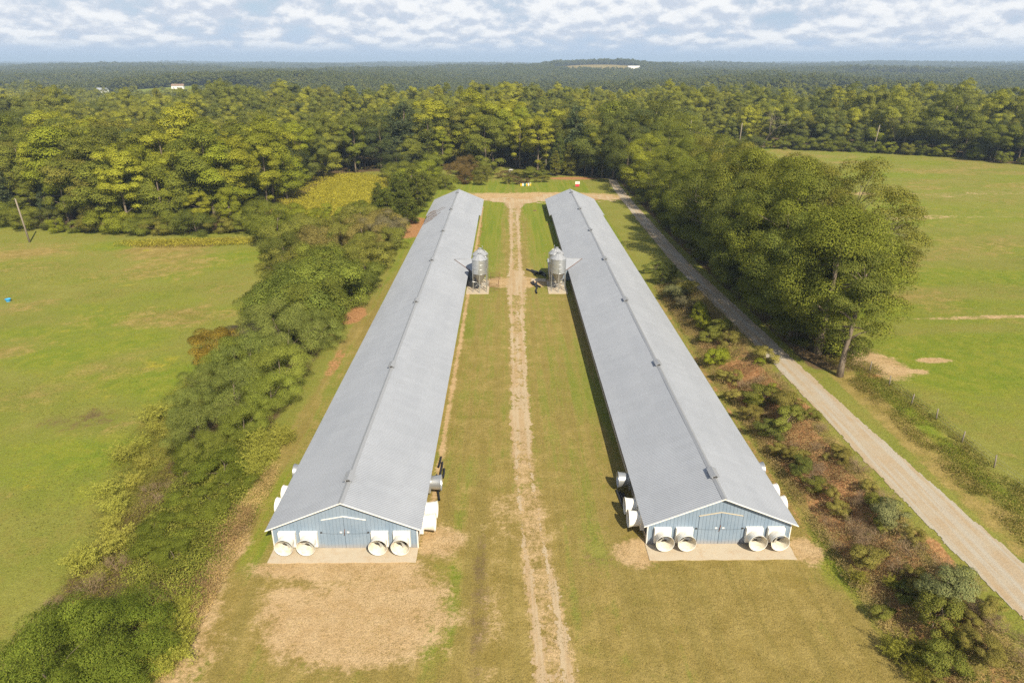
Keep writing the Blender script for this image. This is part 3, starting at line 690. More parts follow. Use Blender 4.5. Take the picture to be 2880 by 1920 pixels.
# ------------------------------------------------------------------ feed silos
def make_silo():
    root = empty('feed_silo'); Rr = 1.31; zb, ze, zp = 3.40, 5.95, 6.78
    prof = []
    z = zb; k = 0
    while z < ze-0.01:                                     # fine horizontal corrugation
        prof += [(Rr, z), (Rr+0.016, z+0.05)]; z += 0.10; k += 1
    prof.append((Rr, ze))
    MB().lathe(prof, seg=40).build('cylinder', M_galv, root)
    for zz in (zb+0.02, zb+0.86, zb+1.70, ze-0.02):
        MB().lathe([(Rr+0.012, zz-0.03), (Rr+0.028, zz-0.03), (Rr+0.028, zz+0.03), (Rr+0.012, zz+0.03)], seg=40).build('hoop', M_galv, root)
    cr = MB(); n = 36; vs_, fs_ = [], []                   # conical roof of ribbed sectors
    for rr, zz in ((Rr+0.09, ze-0.05), (0.30, zp)):
        for k in range(n): 
            a = 2*math.pi*k/n; up = 0.035 if k % 3 == 0 else 0.0
            vs_.append((rr*math.cos(a), rr*math.sin(a), zz+up))
    for k in range(n): fs_.append((k, (k+1) % n, n+(k+1) % n, n+k))
    cr.add(vs_, fs_); roof = cr.build('cone_roof', M_siloroof, root)
    MB().lathe([(0.29, zp-0.05), (0.29, zp+0.14), (0.33, zp+0.14), (0.33, zp+0.19), (0.10, zp+0.24), (0.001, zp+0.25)], seg=24).build('fill_cap', M_siloroof, roof)
    MB().lathe([(Rr-0.02, zb+0.02), (0.30, 1.55), (0.26, 1.50), (0.22, 1.25), (0.001, 1.25)], seg=36).build('hopper', M_hopper, root)
    for k in range(6):
        a = R(30+60*k); x, y = math.cos(a)*(Rr+0.07), math.sin(a)*(Rr+0.07)
        MB().box((-0.05, -0.035, 0.10), (0.05, 0.035, 4.3)).build('leg', M_galv, root, (x, y, 0), a+math.pi/2)
        MB().box((-0.10, -0.10, 0.10), (0.10, 0.10, 0.125)).build('foot_plate', M_galv, root, (x, y, 0), a)
    for k in range(6):
        a, b = R(30+60*k), R(90+60*k); q = Rr+0.06
        MB().tube([(math.cos(a)*q, math.sin(a)*q, 0.75), (math.cos(b)*q, math.sin(b)*q, 1.75)], 0.028, 5).build('brace', M_galv, root)
        MB().tube([(math.cos(a)*q, math.sin(a)*q, 1.05), (math.cos(b)*q*0.25, math.sin(b)*q*0.25, 1.35)], 0.024, 5).build('brace', M_galv, root)
    ld = MB()                                              # ladder up the side and over the roof
    for s in (-0.19, 0.19):
        ld.tube([(s, -Rr-0.14, 0.9), (s, -Rr-0.14, ze+0.05), (s, -0.40, zp+0.10)], 0.022, 5)
        ld.tube([(s, -0.45, zp+0.05), (s, -0.45, zp+0.62)], 0.02, 5)
    for k in range(16): ld.tube([(-0.19, -Rr-0.14, 1.1+k*0.31), (0.19, -Rr-0.14, 1.1+k*0.31)], 0.014, 4)
    for k in range(5): ld.tube([(-0.19, -Rr-0.1+k*0.2, ze+0.1+k*0.165), (0.19, -Rr-0.1+k*0.2, ze+0.1+k*0.165)], 0.014, 4)
    for zz in (0.3, 0.6): ld.tube([(-0.19, -0.45, zp+zz), (0.19, -0.45, zp+zz)], 0.018, 4)
    ld.build('ladder', M_galv, root, None, R(-90))
    MB().tube([(0, 0, 1.3), (0.5, 0.4, 1.75), (1.35, 0.9, 2.05)], 0.07, 8).build('auger_tube', M_galv, root)
    return root
CH = {}
def register(o):
    CH[o] = [c for c in COL.objects if c.parent == o]
    for c in CH[o]: register(c)
silo = make_silo(); bpy.context.view_layer.update(); register(silo)
for i, (x, y, rz, lab) in enumerate(((-4.98, 116.35, R(180), 'front galvanised feed silo with hopper on legs, by the barn beside the hedgerow'), (-4.98, 119.75, R(180), 'rear galvanised feed silo standing behind another, by the barn beside the hedgerow'),
                         (8.98, 116.75, 0, 'front galvanised feed silo with hopper on legs, by the barn beside the gravel road'), (8.85, 120.2, 0, 'rear galvanised feed silo standing behind another, by the barn beside the gravel road'))):
    o = silo if i == 0 else copy_tree(silo, CH)
    o.location = (x, y, 0); o.rotation_euler = (0, 0, rz); tag(o, lab, 'silo', 'feed silos between the barns')

# ------------------------------------------------------------------ vegetation materials
def mat_leaf(name, ramp=None, trans=0.22, hue=(0.30, 0.21, 0.03), hue_amt=0.16, lo=0.80, hi=1.22):
    """leaf colour = the object's own colour (or a pick from ramp per instance), varied leaf by leaf"""
    t = NT(name)
    oi = t.n('ShaderNodeObjectInfo')
    if ramp is None: base = oi.outputs['Color']
    else:
        r = t.n('ShaderNodeValToRGB'); r.color_ramp.interpolation = 'LINEAR'
        els = r.color_ramp.elements
        while len(els) < len(ramp): els.new(0.5)
        for i, c in enumerate(ramp): els[i].position = i/(len(ramp)-1); els[i].color = (*c, 1)
        t.l(oi.outputs['Random'], r.inputs[0]); base = r.outputs[0]
    rnd = t.n('ShaderNodeNewGeometry').outputs['Random Per Island']
    n = t.noise(t.objc(), 0.35, 2, 0.5)
    c = t.mix(t.math('MULTIPLY', t.sm(0.55, 0.95, rnd), hue_amt), base, hue)
    k = t.math('MULTIPLY', t.math('ADD', lo, t.math('MULTIPLY', rnd, hi-lo)), t.sm(0.25, 0.75, n, 0.75, 1.25))
    vv = t.n('ShaderNodeCombineColor'); [t.l(k, vv.inputs[q]) for q in range(3)]
    c = t.mix(1.0, c, vv.outputs[0], 'MULTIPLY')
    d = t.n('ShaderNodeBsdfDiffuse'); t.l(c, d.inputs[0]); tr = t.n('ShaderNodeBsdfTranslucent')
    t.l(t.mix(0.35, c, (0.22, 0.24, 0.02)), tr.inputs[0])
    mx = t.n('ShaderNodeMixShader'); mx.inputs[0].default_value = trans; t.l(d.outputs[0], mx.inputs[1]); t.l(tr.outputs[0], mx.inputs[2])
    t.l(mx.outputs[0], t.out.inputs['Surface']); return t.m
M_leaf = mat_leaf('foliage')
RAMP = [(0.105, 0.127, 0.037), (0.205, 0.222, 0.035), (0.132, 0.156, 0.037), (0.284, 0.291, 0.035), (0.165, 0.185, 0.035), (0.225, 0.222, 0.039), (0.344, 0.344, 0.037), (0.152, 0.175, 0.039), (0.298, 0.298, 0.035), (0.112, 0.132, 0.039)]
M_leaf_far = mat_leaf('distant foliage', RAMP)
def mat_bark(name, a, b):
    t = NT(name); p = t.pos(); n = t.noise(t.scale(p, (4, 4, 1)), 1.6, 4, 0.65)
    return t.bsdf(t.mix(t.sm(0.3, 0.7, n), a, b), 0.95, 0, t.bump(n, 0.5, 0.05), 0.1)
M_bark = mat_bark('bark', (0.11, 0.085, 0.06), (0.24, 0.19, 0.14))
M_bare = mat_bark('bare grey wood', (0.17, 0.135, 0.10), (0.31, 0.26, 0.20))
M_twig = mat_bark('dry twigs', (0.20, 0.13, 0.075), (0.42, 0.31, 0.19))

# ------------------------------------------------------------------ leaf clouds
def unit(n, r):
    v = r.normal(size=(n, 3)); return v/np.linalg.norm(v, axis=1, keepdims=True)
def leaf_quads(c, nrm, size, r, asp=0.62, bias=1.0, droop=0.0):
    """one diamond-ish leaf quad per centre, normal scattered round nrm"""
    n = len(c)
    d = nrm*bias + unit(n, r); d /= np.linalg.norm(d, axis=1, keepdims=True)
    t = np.cross(d, unit(n, r)); t /= np.linalg.norm(t, axis=1, keepdims=True)+1e-9
    b = np.cross(d, t)
    s = (size*r.uniform(0.6, 1.35, n))[:, None]
    p0 = c - t*s*0.5; p2 = c + t*s*0.5; bend = d*s*0.12
    p1 = c + b*s*asp*0.5 + bend; p3 = c - b*s*asp*0.5 + bend
    if droop: p2 = p2 - np.array([0, 0, 1])*s*droop
    v = np.stack([p0, p1, p2, p3], 1).reshape(-1, 3)
    f = np.arange(4*n).reshape(n, 4)
    return v, f
def crown_blobs(r, shape, H0, H1, W, nb, br):
    """blob centres for a crown reaching from H0 to H1 with half width W"""
    C, Rd = [], []; LD = unit(4, r); LP = r.uniform(0, 6.28, 4); lob = 0.30
    for _ in range(nb):
        u = unit(1, r)[0]; q = r.uniform(0.45, 1.0)**0.5
        q *= min(1.14, max(0.72, 1 + lob*float(np.sum(np.cos(LD @ u*2.6 + LP)))/len(LP)*1.9))
        zc = (H0+H1)/2; hh = (H1-H0)/2
        x, y, z = u*q
        if shape == 'cone': sc = 0.35+0.75*(1-(z+1)/2)**0.8
        elif shape == 'tall': sc = 0.62+0.45*math.cos(z*1.35)
        elif shape == 'flat': sc = 1.0; z = z*0.85+0.15
        else: sc = 1.0-0.15*max(0, z)
        C.append((x*W*sc, y*W*sc, zc+z*hh)); Rd.append(br*r.uniform(0.65, 1.3))
    return np.array(C), np.array(Rd)
def foliage_mesh(name, seed, shape, H0, H1, W, nb, br, nleaf, size, mat=None, asp=0.62, flat=0.75, bias=1.0, droop=0.0):
    r = np.random.default_rng(seed)
    C, Rd = crown_blobs(r, shape, H0, H1, W, nb, br)
    wts = Rd**2; k = r.choice(len(C), nleaf, p=wts/wts.sum())
    u = unit(nleaf, r); u[:, 2] = np.where(r.random(nleaf) < 0.7, np.abs(u[:, 2]), u[:, 2])
    q = r.uniform(0.55, 1.06, nleaf)**0.6
    c = C[k] + u*(Rd[k]*q)[:, None]*np.array([1, 1, flat])
    ctr = np.array([0, 0, (H0+H1)/2]); o = c-ctr; o /= np.linalg.norm(o, axis=1, keepdims=True)+1e-9
    v, f = leaf_quads(c, u*1.25+o*0.35+np.array([0, 0, 0.2]), size, r, asp, bias*2.3, droop)
    return mesh_np(name, v, f, mat or M_leaf), C
def limb_mesh(name, seed, C, H0, H1, r0, mat, nl=9, lean=0.3, seg=6, trunk_top=0.8):
    r = np.random.default_rng(seed+500); m = MB()
    lx, ly = r.normal(0, lean, 2)
    top = H0 + (H1-H0)*trunk_top
    tp = lambda t: Vector((lx*t*t+0.15*math.sin(t*5+seed), ly*t*t+0.15*math.cos(t*4+seed)-0.15, top*t))
    pts = [tp(i/7) for i in range(8)]; pts[0] = Vector((pts[0].x, pts[0].y, -0.4))
    m.tube(pts, [r0*(1.35 if i == 0 else 1)*(1-0.8*i/7)+0.02 for i in range(8)], seg+2)
    idx = r.permutation(len(C))[:nl]
    for k in idx:
        e = Vector(C[k]); t0 = min(0.92, max(0.25, (e.z-0.30*math.hypot(e.x, e.y)-0.8)/max(top, 0.1)))
        a = tp(t0); mid = a.lerp(e, 0.5)+Vector((0, 0, 0.25))
        rr = r0*(1-0.75*t0)*0.5
        m.tube([a, mid, e], [rr, rr*0.6, rr*0.2+0.01], 5)
    return m.mesh(name, mat)
def bare_mesh(name, seed, Hh, r0, mat, depth=5, spread=0.55, seg=4, n0=1, minlen=0.2):
    """bare branching"""
    r = random.Random(seed); m = MB()
    def grow(p, d, L, rad, k):
        n = 3; pts = [p]; q = p.copy(); dd = d.copy()
        for _ in range(n):
            dd = (dd + Vector((r.gauss(0, .14), r.gauss(0, .14), r.gauss(0.03, .10)))).normalized(); q = q + dd*L/n; pts.append(q.copy())
        m.tube(pts, [rad*(1-0.35*i/n) for i in range(n+1)], seg if k < 3 else 3, cap=False)
        if k >= depth or L < minlen: return
        for j in range(r.choice((2, 3, 3)) if k > 0 else r.choice((3, 4))):
            ax = Vector((r.gauss(0, 1), r.gauss(0, 1), r.gauss(0, .5))).normalized()
            nd = (dd + ax*spread*r.uniform(0.7, 1.4)).normalized()
            grow(pts[-1] if r.random() < .6 else pts[2], nd, L*r.uniform(0.6, 0.8), rad*0.55, k+1)
    for _ in range(n0):
        grow(Vector((r.gauss(0, .15*(n0 > 1)), r.gauss(0, .15*(n0 > 1)), -0.2)), Vector((r.gauss(0, .08+.35*(n0 > 1)), r.gauss(0, .08+.35*(n0 > 1)), 1)).normalized(), Hh*0.34, r0, 0)
    return m.mesh(name, mat)
def pine_mesh(name, seed, H0, H1, W, tiers, nleaf, size):
    r = np.random.default_rng(seed); C = []
    for t in range(tiers):
        q = (t+0.5)/tiers; z = H0+(H1-H0)*q; rad = W*(1-q)**0.55*(0.9 if q > .15 else .75)
        k = max(2, int(7*(1-q)+2)); a0 = r.uniform(0, 6.28)
        for j in range(k):
            a = a0+j*6.283/k+r.normal(0, .25); rr = rad*r.uniform(.55, 1.0)
            C.append((math.cos(a)*rr, math.sin(a)*rr, z+r.normal(0, .35)))
    C = np.array(C); k = r.integers(0, len(C), nleaf)
    u = unit(nleaf, r); br = W*0.30
    c = C[k]+u*(br*r.uniform(.35, 1.05, nleaf))[:, None]*np.array([1, 1, .6])
    v, f = leaf_quads(c, u*0.3+np.array([0, 0, .5]), size, r, 0.22, 0.8, -0.2)
    return mesh_np(name, v, f, M_leaf), C
def plume_mesh(name, seed, n, hh, spread, blades, size):
    """dog fennel: many arching stems hung with fine feathery leaf"""
    r = np.random.default_rng(seed); P, Nn = [], []
    for i in range(n):
        a = r.uniform(0, 6.283); b0 = r.normal(0, spread*0.45, 2); L = hh*r.uniform(.6, 1.1); ln = r.uniform(.25, .8)
        t = r.uniform(0.15, 1, blades)
        w = 0.26*np.sin(np.pi*np.clip(t, 0, 1)**0.8)+0.04
        px = b0[0]+math.cos(a)*ln*L*t**2*0.8; py = b0[1]+math.sin(a)*ln*L*t**2*0.8; pz = L*t*(1-0.32*ln*t**2)
        P.append(np.stack([px+r.normal(0, 1, blades)*w*.6, py+r.normal(0, 1, blades)*w*.6, pz+r.normal(0, 1, blades)*w*.3], 1))
        Nn.append(np.tile((math.cos(a)*.5, math.sin(a)*.5, 1), (blades, 1)))
    c = np.concatenate(P); v, f = leaf_quads(c, np.concatenate(Nn), size, r, 0.25, 0.8, 0.35)
    return mesh_np(name, v, f, M_leaf)

# ------------------------------------------------------------------ plant prototypes: (foliage mesh, stem mesh, nominal height)
def proto(seed, shape, H0, H1, W, nb, br, nleaf, size, r0, nl=9, bark=None, **k):
    a, C = foliage_mesh('crown', seed, shape, H0, H1, W, nb, br, nleaf, size, **k)
    return (a, limb_mesh('trunk', seed, C, H0, H1, r0, bark or M_bark, nl), H1)
P_ROW = [proto(100+i, ('round', 'round', 'round', 'tall', 'round')[i], -0.6+.5*(i % 3), 15.5, (6.4, 6.8, 7.0, 6.2, 6.0)[i], (76, 68, 84, 72, 64)[i], (1.65, 1.8, 1.5, 1.7, 1.6)[i], 62000, 0.175, 0.42, 16) for i in range(5)]
P_END = proto(111, 'round', 3.0, 15.5, 3.5, 34, 1.3, 30000, 0.175, 0.40, 22, bark=None)
P_WOOD = [proto(120, 'round', 2.5, 15, 5.2, 46, 1.6, 28000, 0.225, 0.28), proto(121, 'tall', 2.5, 18, 4.4, 46, 1.45, 28000, 0.225, 0.28),
          proto(122, 'round', 1.5, 13, 5.6, 50, 1.55, 28000, 0.225, 0.28), proto(123, 'tall', 4, 19, 4.0, 40, 1.4, 26000, 0.225, 0.26),
          proto(124, 'flat', 4, 15, 5.8, 40, 1.7, 28000, 0.225, 0.3), proto(125, 'cone', 1.5, 14, 4.6, 46, 1.4, 26000, 0.225, 0.24)]
def pine(seed, H0, H1, W, tiers, n, size):
    a, C = pine_mesh('crown', seed, H0, H1, W, tiers, n, size); return (a, limb_mesh('trunk', seed, C, H0, H1, 0.26, M_bark, 14, 0.15, 6, 0.97), H1)
P_PINE = [pine(140, 1.2, 11, 3.6, 11, 9000, 0.55), pine(141, 4.5, 17, 3.8, 10, 9000, 0.6), pine(142, 2.0, 14, 3.4, 12, 9000, 0.55)]
P_HEDGE = [proto(160, 'round', 0.3, 6.0, 4.0, 44, 1.1, 32000, 0.13, 0.10, 12), proto(161, 'round', 0.2, 5.0, 3.6, 40, 1.0, 28000, 0.125, 0.09, 12), proto(162, 'tall', 0.4, 7.5, 3.4, 46, 1.15, 32000, 0.135, 0.12, 12), proto(163, 'flat', 0.4, 6.0, 4.2, 40, 1.15, 32000, 0.13, 0.12, 14)]
P_HEDGE_ROW = P_HEDGE[:2]
P_FINE = [proto(170+i, ('flat', 'round', 'flat')[i], 0.2, 4.6, 3.7, 60, 0.85, 44000, 0.105, 0.08, 14, asp=0.34, droop=0.3) for i in range(3)]
P_SHRUB = [proto(180+i, ('round', 'flat', 'tall')[i], 0.0, 2.1, 1.45, 22, 0.48, 9000, 0.09, 0.04, 12) for i in range(3)]
P_BRUSH = [(bare_mesh('twigs', 190+i, 2.4, 0.03, M_twig, 5, 0.75, 4, 7, 0.12), None, 2.2) for i in range(3)]
P_BARE = [(None, bare_mesh('trunk', 200+i, 13, 0.2, M_bare, 6, 0.5, 5, 1, 0.5), 12) for i in range(3)]
P_PLUME = [(plume_mesh('foliage', 210+i, 40, 2.1, 0.95, 170, 0.125), None, 1.9) for i in range(3)]

GREEN = {'oak': (0.121, 0.140, 0.028), 'dark': (0.071, 0.090, 0.030), 'mid': (0.163, 0.182, 0.028), 'yellow': (0.287, 0.293, 0.030), 'bright': (0.224, 0.247, 0.025),
         'olive': (0.190, 0.184, 0.034), 'brown': (0.230, 0.155, 0.052), 'pine': (0.132, 0.155, 0.032), 'grey': (0.196, 0.172, 0.092), 'silver': (0.201, 0.218, 0.086), 'fennel': (0.483, 0.460, 0.069), 'blue': (0.098, 0.127, 0.057), 'kudzu': (0.190, 0.218, 0.030)}
def plant(p, x, y, hgt, col, label, cat, group, name='tree', rz=None, wide=1.0, lean=0.0, parts=('crown', 'trunk'), sink=0.0, tilt=(0, 0)):
    r = random.Random(int(x*131+y*17)); s = hgt/p[2]
    root = empty(name, (x, y, hz(x, y)-sink), r.uniform(0, 6.28) if rz is None else rz)
    u_ = r.uniform(-.22, .22) if cat == 'shrub' else r.uniform(-.06, .06); root.scale = (s*wide*(1+u_), s*wide*(1-u_), s*(r.uniform(.75, 1.1) if cat == 'shrub' else 1)); root.rotation_euler[0] = tilt[0]; root.rotation_euler[1] = tilt[1]
    tag(root, label, cat, group)
    if p[0]:
        o = obj_me(parts[0], p[0], root); j = [r.uniform(.88, 1.14) for _ in range(2)]
        c = GREEN[col] if isinstance(col, str) else col; o.color = (c[0]*j[0], c[1]*j[0]*j[1]**0.3, c[2]*j[0], 1)
    if p[1]: obj_me(parts[1], p[1], root)
    return root

# ------------------------------------------------------------------ the tree row beyond the gravel road
ROW = [(40.8, 75.8, 15.5, 'oak'), (41.0, 83, 17, 'mid'), (40.4, 88.5, 17, 'oak'), (44.8, 92, 18, 'mid'), (40.6, 98, 18, 'mid'), (46.2, 102, 18.5, 'oak'), (40.2, 108, 18, 'oak'), (54.0, 108, 18, 'olive'),
       (46.5, 113, 19.5, 'mid'), (40.4, 119.5, 18, 'oak'), (53.0, 121, 18, 'olive'), (46.0, 128, 19, 'mid'), (40.2, 133, 18, 'oak'), (55.5, 134, 19, 'mid'), (48.5, 143, 18, 'olive'), (40.4, 147, 17, 'mid'), (56, 151, 18, 'mid'), (48, 158, 18, 'oak'), (41.5, 163.5, 15.5, 'mid'),
       (57, 167, 17.5, 'olive'), (49.5, 175, 17.5, 'olive'), (44.5, 186, 14.5, 'mid'), (57, 186, 17, 'mid'), (50, 198, 17, 'mid'), (43.0, 209, 15.5, 'bright'), (55, 209, 16.5, 'olive'), (47, 221, 17, 'mid'), (40.5, 231, 16.5, 'oak'), (52, 232, 18, 'mid'), (39.5, 244, 18.5, 'oak'), (46, 243, 19, 'mid'), (57, 245, 19.5, 'mid')]
for i, (x, y, hh, c) in enumerate(ROW):
    if i == 0: lab, grp = 'tall oak with exposed leaning pale trunk at the open end of the tree row', None
    elif x < 44.6: lab, grp = 'broad green tree of the row overhanging the gravel road', 'trees overhanging the road'
    elif x > 52.5: lab, grp = 'broad olive-green tree on the pasture side of the tree row', 'trees on the pasture side of the row'
    else: lab, grp = 'tall broad tree in the middle of the row beyond the gravel road', 'trees in the middle of the row'
    plant(P_ROW[(i*3) % 5] if i else P_END, x+(0.7*math.sin(i*2.3)+(2.0 if x > 52 else 0) if i else 0), y, hh*(1+0.09*math.sin(i*1.9)+(0.10 if 98 < y < 200 else 0.03) if i else 1), c, lab, 'tree', grp, wide=(0.93+0.08*math.sin(i*2.7)) if i else 0.9, tilt=(0, 0.03) if i == 0 else (0, 0), rz=0.0 if i == 0 else None)
rq = random.Random(8)
for i in range(26):
    yy = 84+i*5.6+rq.uniform(-2, 2)
    plant(P_HEDGE_ROW[i % 2], rq.uniform(39.4, 43.5), yy, rq.uniform(2.6, 5), rq.choice(('oak', 'mid', 'oak')), 'leafy understorey bush beneath the tree row along the road', 'shrub', 'understorey bushes of the tree row', 'shrub', wide=1.1, parts=('foliage', 'stem'))
plant(P_BARE[0], 52.0, 99.5, 18.5, 'grey', 'bare grey dead tree poking out of the crowns on the pasture side of the row', 'tree', None, 'dead_tree', tilt=(0, -0.25))

# ------------------------------------------------------------------ woods: the nearest trees one by one, the rest as one mass
def in_view(x, y, pad=18): return abs(x) < 0.79*y + pad
pts = []
r_ = random.Random(11)
def is_wood(x, y):
    if y < float(wood_edge(x)): return False
    if 35 < x < 62 and y < 240: return False
    return True
y = 172.0
while y < 880:
    st = 7.6 if y < 330 else (9.6 if y < 520 else 11.5)
    x = -0.79*y-30
    while x < 0.79*y+30:
        xx, yy = x+r_.uniform(-.42, .42)*st, y+r_.uniform(-.42, .42)*st
        if is_wood(xx, yy) and all(ell(xx, yy, *c) > 1.0 for c in CLEAR): pts.append((xx, yy))
        x += st
    y += st*0.9
pts.sort(key=lambda p: p[1]-float(wood_edge(p[0]))*0.55)      # wood margins first, they show largest
N_IND = 215
KIN = [('oak', 2), ('mid', 4), ('dark', 2), ('olive', 3), ('bright', 2), ('yellow', 2), ('pine', 1), ('blue', 1)]
KIN = [k for k, w in KIN for _ in range(w)]
LABK = {'oak': 'dark green oak', 'mid': 'mid-green broad tree', 'dark': 'very dark rounded oak', 'olive': 'olive-green broad tree', 'bright': 'bright green tree', 'yellow': 'yellow-green tall tree', 'pine': 'green pine', 'blue': 'bluish dark conifer'}
def zone(x):
    if x < -62: return 'in the wood beyond the hedgerow pasture', 'wood beyond the hedgerow pasture'
    if x < 33: return 'in the wood behind the barns', 'wood behind the barns'
    if x < 66: return 'in the wood at the far end of the tree row', 'wood at the end of the tree row'
    return 'in the wood along the roadside pasture', 'wood along the roadside pasture'
def hue_at(x, y):
    n = float(fb(np.array(x), np.array(y), 70, 201, 3)); k = r_.choice(KIN)
    if n > 0.60 and r_.random() < 0.6: k = 'yellow' if r_.random() < .6 else 'bright'
    elif n < 0.42 and r_.random() < 0.6: k = r_.choice(('dark', 'oak', 'oak'))
    return k
ind = []; rest = []
for p in pts: (ind if len(ind) < N_IND and in_view(*p, 4) and math.hypot(*p) < 420 else rest).append(p)
for (x, y) in ind:
    k = hue_at(x, y); zl, zg = zone(x)
    edge_d = y-float(wood_edge(x)); hh = r_.choice((10, 13, 16, 18, 20))*r_.uniform(.9, 1.12) if edge_d < 9 else r_.choice((14, 18, 20, 23))*r_.uniform(.92, 1.1)
    if k in ('pine', 'blue'): pr = r_.choice(P_PINE)
    elif k == 'yellow': pr = r_.choice((P_WOOD[1], P_WOOD[3], P_WOOD[3])); hh *= 1.12
    elif k in ('dark', 'oak'): pr = r_.choice((P_WOOD[0], P_WOOD[2], P_WOOD[4]))
    else: pr = r_.choice(P_WOOD)
    plant(pr, x, y, hh, k, LABK[k]+' '+zl, 'tree', LABK[k]+'s of the '+zg, wide=r_.uniform(0.95, 1.3))
for i, (x, y, hh) in enumerate([(-104, 192, 14), (-97, 188, 13), (-6, 274, 15), (0, 287, 17), (9, 270, 15), (22, 284, 15), (-18, 284, 16), (118, 333, 15), (168, 311, 14)]):
    zl, zg = zone(x); plant(P_BARE[i % 3], x, y-7, hh*1.15, 'grey', 'bare pale dead tree '+zl, 'tree', 'dead trees of the '+zg, 'dead_tree')

def stuff_forest(name, label, points, hrange, meshes, mat, seed=3):
    """one object: crowns set on points by geometry nodes"""
    r = np.random.default_rng(seed); P = np.array([(x, y) for x, y in points]); n = len(P)
    v = np.stack([P[:, 0], P[:, 1], height(P[:, 0], P[:, 1])-0.6], 1)
    me = bpy.data.meshes.new(name); me.vertices.add(n); me.vertices.foreach_set('co', v.astype(np.float32).ravel()); me.update()
    sc = r.uniform(*hrange, n)*(1+0.75*(fb(P[:, 0], P[:, 1], 85, 501, 3)-0.5))
    a = me.attributes.new('scl', 'FLOAT', 'POINT'); a.data.foreach_set('value', sc.astype(np.float32))
    a = me.attributes.new('turn', 'FLOAT', 'POINT'); a.data.foreach_set('value', r.uniform(0, 6.28, n).astype(np.float32))
    a = me.attributes.new('pick', 'INT', 'POINT'); a.data.foreach_set('value', r.integers(0, len(meshes), n).astype(np.int32))
    o = obj_me(name, me)
    ng = bpy.data.node_groups.new(name+'_nodes', 'GeometryNodeTree')
    ng.interface.new_socket('Geometry', in_out='INPUT', socket_type='NodeSocketGeometry'); ng.interface.new_socket('Geometry', in_out='OUTPUT', socket_type='NodeSocketGeometry')
    N = ng.nodes.new; L = ng.links.new
    gi, go = N('NodeGroupInput'), N('NodeGroupOutput'); iop = N('GeometryNodeInstanceOnPoints'); jn = N('GeometryNodeGeometryToInstance')
    for q, src in reversed(list(enumerate(meshes))):
        m2 = src.copy(); m2.materials.clear(); m2.materials.append(mat)
        so = bpy.data.objects.new('crown_source', m2)
        oi = N('GeometryNodeObjectInfo'); oi.inputs['Object'].default_value = so; oi.inputs['As Instance'].default_value = False
        L(oi.outputs['Geometry'], jn.inputs[0])
    def attr(nm, ty):
        q = N('GeometryNodeInputNamedAttribute'); q.data_type = ty; q.inputs['Name'].default_value = nm; return q.outputs['Attribute']
    cx = N('ShaderNodeCombineXYZ'); L(attr('turn', 'FLOAT'), cx.inputs[2])
    L(gi.outputs[0], iop.inputs['Points']); L(jn.outputs[0], iop.inputs['Instance']); iop.inputs['Pick Instance'].default_value = True
    L(attr('pick', 'INT'), iop.inputs['Instance Index']); L(cx.outputs[0], iop.inputs['Rotation'])
    L(attr('scl', 'FLOAT'), iop.inputs['Scale']); L(iop.outputs[0], go.inputs[0])
    md = o.modifiers.new('scatter', 'NODES'); md.node_group = ng
    return tag(o, label, 'woodland', kind='stuff')
stuff_forest('woodland', 'dense mixed wood filling the middle distance behind the first trees', rest, (0.68, 1.28), [p[0] for p in P_WOOD]+[P_PINE[1][0]], M_leaf_far)
# far woods out to the skyline: coarser crowns, thinner planting with distance
P_FAR = [foliage_mesh('far_crown', 300+i, sh, 1.0, 14, 6.5, 34, 2.0, 900, 1.35)[0] for i, sh in enumerate(('round', 'tall', 'flat'))]
far = []; y = 880.0
while y < 9500:
    st = 10.5 + (y-880)*0.0042
    x = -0.80*y
    while x < 0.80*y:
        xx, yy = x+r_.uniform(-.45, .45)*st, y+r_.uniform(-.45, .45)*st
        if all(ell(xx, yy, *c) > 1.0 for c in CLEAR): far.append((xx, yy))
        x += st
    y += st*(0.9 if y < 3000 else 1.5)
M_leaf_skyline = mat_leaf('skyline foliage', [(0.075, 0.092, 0.030), (0.11, 0.125, 0.032), (0.088, 0.105, 0.032), (0.15, 0.155, 0.032), (0.095, 0.112, 0.030), (0.125, 0.13, 0.034), (0.085, 0.10, 0.032)], hue_amt=0.05, lo=0.9, hi=1.1)
stuff_forest('distant_woodland', 'blue-hazed woods rolling to the skyline', far, (0.85, 1.45), P_FAR, M_leaf_skyline, 5)
print('woods', len(ind), len(rest), len(far))

# ------------------------------------------------------------------ hedgerow beside the barn
HG = {'olive': 'olive', 'mid': 'mid', 'oak': 'oak', 'dark': 'dark'}
def pull(x, y): return x + 4.8*min(1, max(0, (-x-32)/12)) if 96 < y < 172 and x > -66 else x
def hedge(p, x, y, h, col, lab, grp, cat='tree', name='hedge_tree', wide=1.0, parts=('crown', 'trunk')):
    return plant(p, pull(x, y), y, h, col, lab, cat, grp, name, wide=wide, parts=parts, sink=0.15)
for i, (x, y, h) in enumerate([(-27.0, 35.8, 5.6), (-30.6, 36.0, 5.0), (-28.0, 31.2, 6.0), (-31.6, 31.6, 5.0), (-25.6, 32.6, 4.6)]):
    hedge(P_FINE[i % 3], x, y, h, (0.165, 0.215, 0.03), 'large feathery-leaved green bush at the near end of the hedgerow by the dry lawn', 'feathery bushes at the near end of the hedgerow', 'shrub', 'feathery_bush', 1.0, ('foliage', 'stem'))
